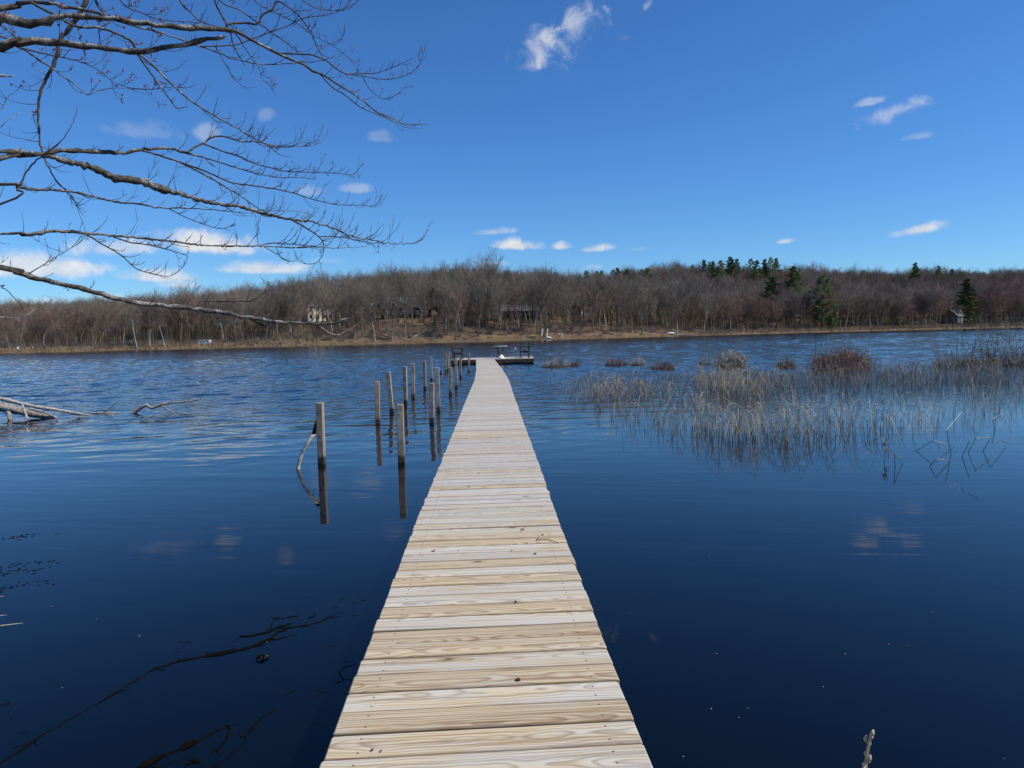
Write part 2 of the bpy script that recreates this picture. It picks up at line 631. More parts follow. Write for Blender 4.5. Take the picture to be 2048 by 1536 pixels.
M = Mat('lake_water', .02, .5)
M.b.inputs['IOR'].default_value = 1.333
M.base((.0009, .0020, .0038))
v = M.pos()
X, Y, Z = M.xyz(v)[0:3]
ca, sa = math.cos(R(-9)), math.sin(R(-9))
U = M.math('ADD', M.math('MULTIPLY', X, ca), M.math('MULTIPLY', Y, sa))
V = M.math('ADD', M.math('MULTIPLY', X, -sa), M.math('MULTIPLY', Y, ca))
calm = M.noise(M.comb(M.math('MULTIPLY', U, .33), M.math('MULTIPLY', V, 2.3), 5.0), 1.0, 2, .45, .6)
calm2 = M.noise(M.comb(M.math('MULTIPLY', U, .9), M.math('MULTIPLY', V, 6.5), 8.0), 1.0, 2, .5, .8)
w2 = M.noise(M.comb(M.math('MULTIPLY', U, 4.4), M.math('MULTIPLY', V, 6.6), 3.0), 1.0, 2, .5, .3)
lag = M.mapr(Y, 2.5, 10, .25, 1)
chop = M.mapr(Y, 9, 26, 0, 1)
h2 = M.math('MULTIPLY', M.math('MULTIPLY_ADD', calm, .0034, M.math('MULTIPLY', calm2, .0013)), lag)
M.bump(M.math('ADD', h2, M.math('MULTIPLY', M.math('MULTIPLY', w2, .02), chop)), 1.0)
# the surface itself carries the wind waves
ry = [-60.0, -12.0, -3.0, 0.0, 2.0, 4.0]
y = 5.0
while y < 330:
    ry.append(y)
    y += min(.36, max(.045, .0052 * y))
ry += [345, 380, 450]
ry = np.array(ry)
NC = 560
tcol = np.linspace(-1, 1, NC)
gx = np.empty((len(ry), NC + 2))
half = .80 * np.maximum(ry, 0) + 7
gx[:, 1:-1] = tcol[None, :] * half[:, None]
gx[:, 0], gx[:, -1] = -900, 900
gy = np.repeat(ry[:, None], NC + 2, 1)
gz = np.zeros_like(gx)
rw_ = np.random.RandomState(5)
dyr = np.gradient(ry)[:, None]
dxr = (half * 2 / NC)[:, None]
for k in range(64):
    lam = .20 * (1.5 / .20) ** (k / 63.0)
    th = rw_.normal(R(97), R(24))
    kx, ky = 2 * np.pi / lam * np.cos(th), 2 * np.pi / lam * np.sin(th)
    need = np.maximum(abs(ky) * dyr, abs(kx) * dxr)          # radians per grid step
    ok = np.clip((2.2 - need) / .9, 0, 1)
    amp = .025 * lam / (2 * np.pi)
    warp = .5 * np.sin(gx * .31 + gy * .17 + k) + .4 * np.sin(gy * .23 - gx * .11 + 2 * k)
    gz += amp * ok * np.sin(kx * gx + ky * gy + rw_.uniform(0, 6.28) + warp)
gust = .5 + .25 * np.sin(gx * .045 + gy * .06 + 1) + .25 * np.sin(gx * .021 - gy * .09 + 2.2) + .18 * np.sin(gx * .16 + gy * .21)
sh = np.clip((gx - .02 * gy) / 9, 0, 1) * 9 * (1 - np.clip((gy - 26) / 10, 0, 1))      # lee of the reed bed
f_ = np.clip((gy + (gust - .5) * 5 - sh - 9.8) / 25, 0, 1)
gz *= f_ * f_ * (3 - 2 * f_) * (.75 + .5 * gust)
gz *= 1 + .9 * np.clip((gy - 35) / 60, 0, 1)
gz[:, 0] = gz[:, -1] = 0
nr, nc = gx.shape
wme = bpy.data.meshes.new('water')
idx = np.arange(nr * nc).reshape(nr, nc)
quads = np.stack([idx[:-1, :-1], idx[:-1, 1:], idx[1:, 1:], idx[1:, :-1]], -1).reshape(-1, 4)
wme.vertices.add(nr * nc)
wme.vertices.foreach_set('co', np.stack([gx, gy, gz], -1).ravel())
wme.loops.add(quads.size)
wme.loops.foreach_set('vertex_index', quads.ravel().astype(np.int32))
wme.polygons.add(len(quads))
wme.polygons.foreach_set('loop_start', np.arange(0, quads.size, 4, dtype=np.int32))
wme.polygons.foreach_set('use_smooth', np.ones(len(quads), dtype=bool))
wme.update(calc_edges=True)
wme.materials.append(M.m)
tag(link('water', wme), kind='structure')
print('WATER', nr, nc)


def hit_ground(px, py, smin=.5):
    d = ray(px, py)
    y = 150.0
    while y < 520:
        p = CAM + d * (y / d.y)
        if y - shore_y(p.x) > smin and ground_z(p.x, p.y) >= p.z:
            return Vector((p.x, p.y, ground_z(p.x, p.y)))
        y += .5
    return Vector((p.x, p.y, ground_z(p.x, p.y)))


def shore_pt(px, s):
    """point on the far ground in the pixel column, s metres behind the waterline"""
    y = 150.0
    for _ in range(40):
        x = CAM.x + (px - 1024) / F * y - .0225 * .07 * y
        y = shore_y(x) + s
    return Vector((x, y, ground_z(x, y)))


#@@FOREST
# ------------------------------------------------------------------ far forest
def grow(mb, p, d, L, r, segs, sides, rg, tropism=.12, wob=.14, tip=.25):
    pts, rad = [p.copy()], [r]
    q, dd = p.copy(), d.normalized()
    for i in range(segs):
        dd = (dd + Vector((rg.gauss(0, wob), rg.gauss(0, wob), rg.gauss(0, wob) + tropism))).normalized()
        q = q + dd * (L / segs)
        pts.append(q.copy())
        rad.append(r * (1 - (1 - tip) * (i + 1) / segs))
    mb.tube(pts, rad, sides, cap=False)
    return pts, rad


def side_dir(axis, ang, az):
    axis = axis.normalized()
    a = axis.orthogonal().normalized()
    b = axis.cross(a)
    return axis * math.cos(ang) + (a * math.cos(az) + b * math.sin(az)) * math.sin(ang)


def bare_tree(seed, H, spread=1.0, bole=.35, slim=1.0, lean=0.0):
    rg = random.Random(seed)
    T, C = MB(), MB()
    r0 = (.0125 * H + .03) * slim
    d = Vector((lean + rg.gauss(0, .04), rg.gauss(0, .04), 1))
    pts, rad = grow(T, Vector((0, 0, -.4)), d, H * .82, r0, 9, 6, rg, .05, .045, .18)
    n = len(pts)
    nb = 24
    for k in range(nb):
        t = bole + (1 - bole) * ((k + rg.random()) / nb) ** .85
        f = t * (n - 1)
        i = min(int(f), n - 2)
        p = pts[i].lerp(pts[i + 1], f - i)
        rr = rad[i] * (1 - .1)
        ax = pts[i + 1] - pts[i]
        L = H * (.18 + .27 * (1 - abs(t - .5) * 1.1)) * spread * rg.uniform(.7, 1.15)
        bd = side_dir(ax, R(rg.uniform(24, 52)) * (1.15 - .45 * t), rg.uniform(0, 6.283))
        bp, br = grow(C, p, bd, L, max(.03, rr * rg.uniform(.35, .6)), 4, 4, rg, .10, .13, .3)
        for j in range(6):
            t2 = rg.uniform(.25, 1)
            f2 = t2 * 4
            i2 = min(int(f2), 3)
            p2 = bp[i2].lerp(bp[i2 + 1], f2 - i2)
            sd_ = side_dir(bp[i2 + 1] - bp[i2], R(rg.uniform(25, 55)), rg.uniform(0, 6.283))
            L2 = L * rg.uniform(.3, .55)
            cp, cr = grow(C, p2, sd_, L2, max(.02, br[i2] * .5), 3, 3, rg, .12, .16, .45)
            for q in range(5):
                i3 = rg.randint(0, 2)
                p3 = cp[i3].lerp(cp[i3 + 1], rg.random())
                td = side_dir(cp[i3 + 1] - cp[i3], R(rg.uniform(20, 60)), rg.uniform(0, 6.283)) + Vector((0, 0, .25))
                L3 = L2 * rg.uniform(.35, .8)
                grow(C, p3, td, L3, .019, 1, 3, rg, .05, .1, .4)
    return T, C


def pine(seed, H, bare=.25, w=.19, ragged=.35):
    rg = random.Random(seed)
    T, C = MB(), MB()
    pts, rad = grow(T, Vector((0, 0, -.4)), Vector((rg.gauss(0, .02), rg.gauss(0, .02), 1)), H, .013 * H, 8, 6, rg, .04, .02, .08)
    n = len(pts) - 1
    lev = int(H * 1.5)
    for k in range(lev):
        t = bare + (1 - bare) * (k / lev)
        f = t * n
        i = min(int(f), n - 1)
        p = pts[i].lerp(pts[i + 1], f - i)
        prof = min(1, (1 - t) * 1.9 + .22) * (.75 + .25 * math.sin(k * 1.9 + seed))
        for b in range(rg.randint(3, 5)):
            L = H * w * prof * rg.uniform(1 - ragged, 1.1)
            a = rg.uniform(0, 6.283)
            bd = Vector((math.cos(a), math.sin(a), rg.uniform(.0, .3)))
            bp, br = grow(C, p, bd, L, .03 + .006 * L, 3, 3, rg, .03, .06, .3)
            for q in range(int(7 + L * 3)):
                u = rg.uniform(.3, 1) ** .7 * 3
                i2 = min(int(u), 2)
                c0 = bp[i2].lerp(bp[i2 + 1], u - i2) + Vector((rg.gauss(0, .12), rg.gauss(0, .12), rg.gauss(.05, .1)))
                for _ in range(5):
                    dv = Vector((rg.gauss(0, 1), rg.gauss(0, 1), rg.gauss(.35, .6))).normalized()
                    sv = dv.orthogonal().normalized() * rg.uniform(.08, .15)
                    e = c0 + dv * rg.uniform(.35, .7)
                    C.poly((c0 - sv, c0 + sv, e))
    return T, C


PROTO = {}
for key, (seed, H, sp, bole, slim, lean, tm, cm) in {
    'g0': (11, 15, 1.0, .38, 1, .02, T_grey, T_twig), 'g1': (12, 14, .85, .45, .9, -.05, T_grey, T_twig), 'g2': (13, 16, 1.15, .32, 1.1, .0, T_grey, T_twig),
    'g3': (14, 13, .8, .5, .8, .06, T_grey, T_twig), 'g4': (15, 15, 1.25, .28, 1.2, -.02, T_grey, T_twig), 'g5': (16, 14.5, .7, .55, .75, .03, T_grey, T_twig),
    'r0': (17, 12, 1.0, .3, .9, .05, T_grey, T_red), 'r1': (18, 13, .85, .35, .8, -.04, T_grey, T_red),
    'p0': (19, 13, .75, .5, .85, -.14, T_pale, T_twig), 'p1': (20, 12, .8, .5, .7, .05, T_pale, T_twig), 'p2': (24, 14, 1.3, .35, 1.0, .0, T_pale, T_twig),
}.items():
    T, C = bare_tree(seed, H, sp, bole, slim, lean)
    PROTO[key] = (T.mesh('trunk', tm, True), C.mesh('crown', cm), H)
for key, (seed, H, bare, wd, cm) in {'n0': (31, 20, .3, .23, T_needle), 'n1': (32, 20, .42, .22, T_needle), 'n2': (33, 20, .12, .27, T_needle), 'n3': (34, 8, .03, .34, T_needle_pale)}.items():
    T, C = pine(seed, H, bare, wd)
    me = C.mesh('crown', cm)
    me.materials.append(T_grey)
    idx = [0 if len(p.vertices) == 3 else 1 for p in me.polygons]
    me.polygons.foreach_set('material_index', idx)
    PROTO[key] = (T.mesh('trunk', T_grey, True), me, H)


def plant_tree(name, key, p, H, rz, label, cat, group=None, wide=1.0):
    tm, cm, h0 = PROTO[key]
    t = thing(name, label, cat, p, rz, group)
    s = H / h0
    t.scale = (s * wide, s * wide, s)
    link('trunk', tm, t)
    link('crown', cm, t)
    return t


def H_for(p, px_top_y, px):
    """height that puts the top of a tree at p on that pixel row"""
    d = ray(px, px_top_y)
    return CAM_Z + d.z * (p.y / d.y) - p.z


taken = []
# trees the photograph lets one pick out
for (px, py, key, top, rz, label) in [
    (276, 698, 'p0', 603, 0.2, 'pale barked bare tree with a bent trunk on the low shore, beside two straighter ones'),
    (299, 697, 'p1', 608, 2.0, 'slim pale barked bare tree just past the bent pale trunk on the low far shore'),
    (331, 696, 'p1', 606, 4.1, 'pale barked forked bare tree on the shore, about halfway between bent pale trunk and camper'),
    (205, 700, 'g4', 612, 1.0, 'dark thick trunked spreading bare tree on the low far shore above tan grass'),
    (912, 683, 'r0', 585, 0.6, 'red budded tree leaning from a pale bent trunk beside the small shed'),
    (970, 655, 'g4', 527, 0.9, 'broad round crowned bare tree that tops the skyline beyond the dock platform'),
    (1250, 652, 'p2', 572, 2.2, 'pale limbed spreading bare tree on the slope above the dark brush of the bank'),
    (1355, 669, 'p2', 585, 3.3, 'pale forked bare tree at the waterline beside the white overturned boat'),
    (813, 682, 'p1', 590, 5.0, 'pale slender trunked bare tree rising from the bank right beside the fallen pale log'),
    (784, 683, 'p1', 595, 1.4, 'straight pale trunked bare tree at the bank below the dark brown house'),
    (750, 685, 'p1', 600, 2.6, 'thin pale leaning bare tree on the brown bank between white house and brown house'),
    (1545, 640, 'r1', 590, .4, 'reddish bare tree at the foot of the dark pine on the marshy far shore'),
    (2030, 640, 'r0', 560, 1.7, 'broad red budded tree at the marsh beyond the gabled house with white dormers'),
    (1200, 655, 'r1', 580, 3.0, 'reddish twigged bare tree on the bank uphill from the two white barrels'),
]:
    p = hit_ground(px, py)
    taken.append(p)
    plant_tree('bare_tree', key, p, H_for(p, top, px), rz, label, 'tree')

for (px, s, key, top, label) in [
    (1540, 30, 'n0', 552, 'dark pine standing alone in front of the hillside, first of the big lakeside pines'),
    (1588, 55, 'n1', 531, 'tall pine with a sunlit yellow green top just past the dark lakeside pine'),
    (1648, 14, 'n2', 546, 'largest full pine on the far lakeshore, green from crown to near the ground'),
    (1668, 9, 'n3', 618, 'low yellow green evergreen at the foot of the largest lakeshore pine'),
    (1930, 16, 'n1', 556, 'tall thin pine standing directly before the gabled house with white dormers'),
    (1795, 12, 'n3', 628, 'low bushy green evergreen among bare trunks between largest pine and gabled house'),
    (1944, 10, 'n3', 588, 'yellow green evergreen close beside the thin pine at the gabled house'),
    (1305, 95, 'n2', 534, 'bushy round pine on the ridge, alone between two stretches of bare crowns'),
]:
    p = shore_pt(px, s)
    taken.append(p)
    plant_tree('pine_tree', key, p, H_for(p, top, px), px * .37, label, 'pine tree', wide=1.15 if key != 'n3' else 1.0)
RIDGE = [(0, 'lone dark pine top over the low woods behind the overhanging limb'), (1060, 'small pine top peeking over the skyline past the broad skyline tree'), (1150, 'small dark pine top on the skyline, standing apart'), (1240, 'one of two small pine tops close together on the skyline'),
         (1340, 'small faint pine top between the bushy ridge pine and the tall cluster'), (1400, 'dark pine top in the first cluster of the tall ridge pines'), (1450, 'dark pine top in the highest ridge cluster'), (1495, 'dark pine top in the wide cluster above the lakeside pines'),
         (1820, 'single dark pine top on the ridge far beyond the largest pine'), (1870, 'low dark pine top barely above the far ridge')]
for k, (px, top) in enumerate([(1180, 544), (1243, 539), (1258, 541), (1410, 523), (1424, 527), (1441, 524), (1460, 517), (1476, 521), (1503, 521), (1516, 524), (1530, 522), (1546, 518), (1558, 520),
                               (1830, 529), (1082, 548), (1120, 547), (1068, 549), (1200, 545), (1905, 541), (1880, 535), (1345, 540), (240, 596), (1208, 545), (1229, 543), (1287, 542), (1387, 534), (1100, 549), (1432, 526), (1467, 522)]):
    p = shore_pt(px, 110 + (k * 37) % 30)
    taken.append(p)
    plant_tree('pine_tree', ('n0', 'n1', 'n2')[k % 3], p, max(9, H_for(p, top - 5, px)), k * 1.7, [t_ for c0_, t_ in RIDGE if c0_ <= px][-1], 'pine tree', 'pines on the far ridge', wide=.9)

# houses keep a clearing
CLEAR = [shore_pt(642, 80), shore_pt(800, 47), shore_pt(868, 43), shore_pt(1040, 40), shore_pt(1160, 48), shore_pt(1915, 26)]
VIEW = [(642, 30, 78, .5), (800, 42, 50, .72), (868, 16, 46, .75), (1162, 22, 50, .4), (1914, 34, 36, .9)]
spots = []
rt = random.Random(21)
cell = 4.1
yy = 150.0
for ix in range(int(-330 / cell), int(380 / cell)):
    for js in range(0, 46):
        x = (ix + rt.uniform(.05, .95)) * cell
        s = 2.2 + (js + rt.uniform(0, .95)) * cell
        y = shore_y(x) + s
        col = 1024 + F * x / y
        if col < -150 or col > 2200:
            continue
        if col > 1430 and s < 13:
            continue
        dens = 1.0
        if s < 30 and 640 < col < 1430:
            dens = .42 + .3 * sstep(4, 30, s)
        if s < 36 and 980 < col < 1100:
            dens = .9
        if s < 20 and col < 640:
            dens = .8
        if s > 60:
            dens = .72
        if rt.random() > dens:
            continue
        if any(abs(col - hc) < hw_ and s < hs_ and rt.random() < pr_ for (hc, hw_, hs_, pr_) in VIEW):
            continue
        if any((x - c.x) ** 2 + (y - c.y) ** 2 < 38 for c in CLEAR) or any((x - c.x) ** 2 + (y - c.y) ** 2 < 5 for c in taken):
            continue
        spots.append((x, y, s, col))
spots.sort(key=lambda t: t[1])
front = [t for t in spots if -40 < t[3] < 2090]
front.sort(key=lambda t: t[2] + (8 if t[3] > 1430 else 0))
front = front[:270]
fs = set(front)
KEYS = ['g0', 'g1', 'g2', 'g3', 'g4', 'g5', 'r0', 'r1', 'p0', 'p1', 'p2']


def pick(x, y, s, col, rg):
    redness = .30 if col < 420 else (.06 if col < 1400 else .28)
    if col > 1980:
        redness = .65
    u = rg.random()
    if u < redness:
        return rg.choice(('r0', 'r1'))
    if u > .87 and s < 40:
        return rg.choice(('p0', 'p1'))
    return rg.choice(('g0', 'g1', 'g2', 'g3', 'g4', 'g5', 'g5', 'g3'))


def tree_h(x, y, s, col, rg):
    base = lerp(col, [-150, 0, 300, 500, 700, 1000, 1400, 1600, 2048, 2200], [10.4, 10.4, 11.4, 12.6, 14, 13.8, 14.0, 14.6, 14.0, 14])
    lump = math.sin(x * .21 + s * .05) * .06 + math.sin(x * .083 + 1.3 + s * .11) * .07
    if col > 1400 and s > 80:
        base *= .93
    return base * (rg.uniform(.8, 1.04) + lump + (.16 if rg.random() < .05 else 0))


WORDS = {'g': 'grey brown', 'r': 'reddish budded', 'p': 'pale barked'}
PLACES = [(0, 'at the low shore end by the white garden chairs'), (110, 'on the low shore between garden chairs and bent pale trunk'), (255, 'on the low shore among the three pale trunks'), (345, 'on low shore just before the white camper'),
          (400, 'directly behind the white camper'), (440, 'on the low shore beyond the white camper'), (540, 'where the low shore meets the brown bank'), (600, 'below the white two storey house'), (690, 'between white house and dark brown house'),
          (755, 'below the dark brown house'), (845, 'around the small shed and leaning red tree'), (930, 'under the broad skyline tree'), (990, 'before the long low house'), (1095, 'uphill of the ramp and white barrels'),
          (1180, 'on the slope past the small white house'), (1300, 'above the overturned white boat and dock'), (1400, 'on the tan slope where marsh grass begins'), (1480, 'in marsh before the dark lakeside pine'),
          (1560, 'between the dark pine and the largest pine'), (1690, 'behind marsh grass past the largest pine'), (1790, 'behind marsh grass by the low bushy evergreen'), (1860, 'around the gabled house with dormers'), (1960, 'behind marsh grass beyond the gabled house')]
for (x, y, s, col) in front:
    key = pick(x, y, s, col, rt)
    place = [t_ for c0_, t_ in PLACES if c0_ <= max(0, col)][-1]
    H_ = tree_h(x, y, s, col, rt)
    size = 'tall' if H_ > 14 else ('short' if H_ < 11.8 else 'middling')
    kind_ = '%s %s' % (size, WORDS[key[0]])
    plant_tree('bare_tree', key, (x, y, ground_z(x, y)), H_, rt.uniform(0, 6.28), '%s bare tree %s' % (kind_, place), 'tree', '%s trees %s' % (kind_, place), rt.uniform(.9, 1.15))


def scatter(name, pts, meshes, kind='stuff'):
    """one object: copies of meshes on points (x, y, z, index, yaw, size, width)"""
    me = bpy.data.meshes.new(name)
    me.from_pydata([p[:3] for p in pts], [], [])
    for an, ty, k in (('pick', 'INT', 3), ('yaw', 'FLOAT', 4), ('size', 'FLOAT', 5), ('wide', 'FLOAT', 6)):
        a = me.attributes.new(an, ty, 'POINT')
        a.data.foreach_set('value', [p[k] for p in pts])
    o = link(name, me)
    ng = bpy.data.node_groups.new(name, 'GeometryNodeTree')
    ng.interface.new_socket('Geometry', in_out='INPUT', socket_type='NodeSocketGeometry')
    ng.interface.new_socket('Geometry', in_out='OUTPUT', socket_type='NodeSocketGeometry')
    N, L = ng.nodes, ng.links
    gi, go = N.new('NodeGroupInput'), N.new('NodeGroupOutput')
    ci = N.new('GeometryNodeCollectionInfo')
    coll = bpy.data.collections.new(name + '_kinds')
    for k, mm in enumerate(meshes):
        coll.objects.link(bpy.data.objects.new('%s_kind_%02d' % (name, k), mm))
    ci.inputs['Collection'].default_value = coll
    ci.inputs['Separate Children'].default_value = True
    ci.inputs['Reset Children'].default_value = True
    ip = N.new('GeometryNodeInstanceOnPoints')
    ip.inputs['Pick Instance'].default_value = True

    def attr(an, ty):
        a = N.new('GeometryNodeInputNamedAttribute')
        a.data_type = ty
        a.inputs['Name'].default_value = an
        return a.outputs['Attribute']
    rot = N.new('ShaderNodeCombineXYZ')
    L.new(attr('yaw', 'FLOAT'), rot.inputs[2])
    scl = N.new('ShaderNodeCombineXYZ')
    wd = attr('wide', 'FLOAT')
    L.new(wd, scl.inputs[0])
    L.new(wd, scl.inputs[1])
    L.new(attr('size', 'FLOAT'), scl.inputs[2])
    L.new(gi.outputs[0], ip.inputs['Points'])
    L.new(ci.outputs[0], ip.inputs['Instance'])
    L.new(attr('pick', 'INT'), ip.inputs['Instance Index'])
    L.new(rot.outputs[0], ip.inputs['Rotation'])
    L.new(scl.outputs[0], ip.inputs['Scale'])
    L.new(ip.outputs[0], go.inputs[0])
    md = o.modifiers.new('scatter', 'NODES')
    md.node_group = ng
    return tag(o, kind=kind)


def merged(T, C):
    me = bpy.data.meshes.new('tree')
    return me


joined = []
for key in KEYS:
    tm, cm, h0 = PROTO[key]
    nv = len(tm.vertices)
    vv = [tuple(v.co) for v in tm.vertices] + [tuple(v.co) for v in cm.vertices]
    ff = [tuple(p.vertices) for p in tm.polygons] + [tuple(i + nv for i in p.vertices) for p in cm.polygons]
    me = bpy.data.meshes.new('joined_tree')
    me.from_pydata(vv, [], ff)
    me.materials.append(tm.materials[0])
    me.materials.append(cm.materials[0])
    me.polygons.foreach_set('material_index', [0] * len(tm.polygons) + [1] * len(cm.polygons))
    joined.append(me)
pts = []
for (x, y, s, col) in spots:
    if (x, y, s, col) in fs:
        continue
    key = pick(x, y, s, col, rt)
    h = tree_h(x, y, s, col, rt) / PROTO[key][2]
    pts.append((x, y, ground_z(x, y), KEYS.index(key), rt.uniform(0, 6.28), h, h * rt.uniform(.9, 1.2)))
fo = scatter('forest', pts, joined)
fo['label'] = 'bare hardwood forest covering the far hillside'

# brush and young growth under the trees
brush_m = []
for k in range(4):
    rg = random.Random(60 + k)
    b = MB()
    for q in range(46):
        a, rr = rg.uniform(0, 6.28), rg.uniform(0, .5)
        p = Vector((math.cos(a) * rr, math.sin(a) * rr, -.1))
        d = Vector((math.cos(a) * .5, math.sin(a) * .5, rg.uniform(.7, 1.6)))
        pp, _ = grow(b, p, d, rg.uniform(.8, 2.0), .014, 3, 3, rg, .05, .16, .5)
        grow(b, pp[1], side_dir(pp[2] - pp[1], .7, rg.uniform(0, 6)), rg.uniform(.4, .8), .010, 1, 3, rg)
    brush_m.append(b.mesh('brush', (T_twig, T_red, T_twig, simple('tan_stems', (.30, .225, .13), (.2, .15, .09), 3))[k]))
for k in range(2):      # tall thin saplings
    rg = random.Random(80 + k)
    b = MB()
    for q in range(9):
        a, rr_ = rg.uniform(0, 6.28), rg.uniform(0, 1.4)
        pp, _ = grow(b, Vector((math.cos(a) * rr_, math.sin(a) * rr_, -.2)), Vector((rg.gauss(0, .12), rg.gauss(0, .12), 1)), rg.uniform(3, 5.5), .035, 5, 4, rg, .03, .06, .3)
        for j in range(12):
            i = rg.randint(1, 4)
            p2 = pp[i].lerp(pp[i + 1], rg.random())
            p3, _ = grow(b, p2, side_dir(pp[i + 1] - pp[i], rg.uniform(.5, .9), rg.uniform(0, 6.28)), rg.uniform(.6, 1.5), .016, 2, 3, rg, .1, .1, .5)
            grow(b, p3[1], side_dir(p3[2] - p3[1], .6, rg.uniform(0, 6)), rg.uniform(.3, .8), .012, 1, 3, rg)
    brush_m.append(b.mesh('brush', (T_twig, T_grey)[k]))
pts = []
for k in range(1500):
    px = rt.uniform(-60, 2110)
    s = rt.uniform(6, 150) if not 640 < px < 1430 else rt.uniform(22, 150)
    if px > 1430 and s < 12:
        continue
    if any(abs(px - hc) < hw_ + 6 and s < hs_ + 6 for (hc, hw_, hs_, pr_) in VIEW):
        continue
    p = shore_pt(px, s)
    z = rt.uniform(.6, 1.15)
    pts.append((p.x, p.y, p.z, rt.choice((4, 5)), rt.uniform(0, 6.28), z, z))
for k in range(2300):
    px = rt.uniform(-60, 2110)
    s = abs(rt.gauss(0, 1)) * (26 if 640 < px < 1430 else 14) + .6
    p = shore_pt(px, s) if k % 1 == 0 else None
    if px > 1430 and s < 9:
        continue
    z = rt.uniform(.5, 1.25) * (1.0 if s > 3 else .6)
    pts.append((p.x, p.y, p.z, rt.choice((0, 0, 1, 2, 3)), rt.uniform(0, 6.28), z, z * rt.uniform(.8, 1.5)))
tag(scatter('underbrush', pts, brush_m), 'bare brush and saplings under the far trees')

# tan grass along the far waterline
M = Mat('tan_marsh_grass', .9, .1)
vv = M.pos()
M.base(M.ramp(M.noise(vv, .25, 4), [(.3, (.19, .13, .08)), (.5, (.30, .215, .13)), (.7, (.40, .30, .19))]))
M_marsh = M.m
gm = MB()
rg = random.Random(5)
for k in range(26000):
    px = rg.uniform(-60, 2110)
    if px > 1400:
        wmax, hb = lerp(px, [1400, 1500, 2048], [2, 9, 11]), lerp(px, [1400, 1480, 1700, 2048], [.7, 1.2, 1.5, 1.7])
    elif px < 640:
        if rg.random() < .35:
            continue
        wmax, hb = 3, .8
    else:
        if rg.random() < .6:
            continue
        wmax, hb = 1.2, .38
    s = rg.uniform(-.5, wmax)
    x = (px - 1024) / F * 220
    for _ in range(2):
        x = (px - 1024) / F * (shore_y(x) + s)
    y = shore_y(x) + s
    z = max(-.1, ground_z(x, y) - .1)
    hgt = hb * rg.uniform(.55, 1.15)
    a = rg.uniform(0, 3.14)
    wv_ = Vector((math.cos(a), math.sin(a), 0)) * rg.uniform(.03, .07)
    b0 = Vector((x, y, z))
    tip = b0 + Vector((rg.gauss(0, .18), rg.gauss(0, .18), hgt))
    midp = b0.lerp(tip, .55) + Vector((rg.gauss(0, .04), rg.gauss(0, .04), .05))
    base = len(gm.v)
    gm.v.extend((b0 - wv_, b0 + wv_, midp + wv_ * .7, midp - wv_ * .7, tip))
    gm.f.append((base, base + 1, base + 2, base + 3))
    gm.f.append((base + 3, base + 2, base + 4))
tag(obj('marsh_grass', gm, M_marsh), 'tan marsh grass fringing the far waterline', kind='stuff')

#@@HOUSES
# ------------------------------------------------------------------ houses and shore things
def siding(name, c, c2):
    M = Mat(name, .8, .2)
    v = M.coord('Object')
    z = M.xyz(v)[2]
    l = M.math('FRACT', M.math('MULTIPLY', z, 6.0))
    n = M.noise(v, 3, 3)
    M.base(M.ramp(n, [(.3, c2), (.7, c)]))
    M.bump(l, .015)
    return M.m


S_white = siding('white_siding', (.82, .77, .68), (.74, .69, .60))
S_brown = siding('dark_brown_siding', (.05, .04, .034), (.035, .028, .025))
S_pink = siding('faded_red_siding', (.38, .29, .26), (.30, .22, .20))
S_gray = siding('grey_siding', (.30, .29, .27), (.24, .23, .22))
R_gray = simple('grey_shingle_roof', (.24, .235, .23), (.17, .165, .16), 5, bump=.02)
R_dark = simple('dark_shingle_roof', (.075, .07, .07), (.05, .046, .046), 5, bump=.02)
GLASS = Mat('window_glass', .08, .6)
GLASS.base((.02, .025, .03))
GLASS = GLASS.m
GRASS = simple('winter_lawn', (.17, .17, .075), (.13, .115, .05), .8)


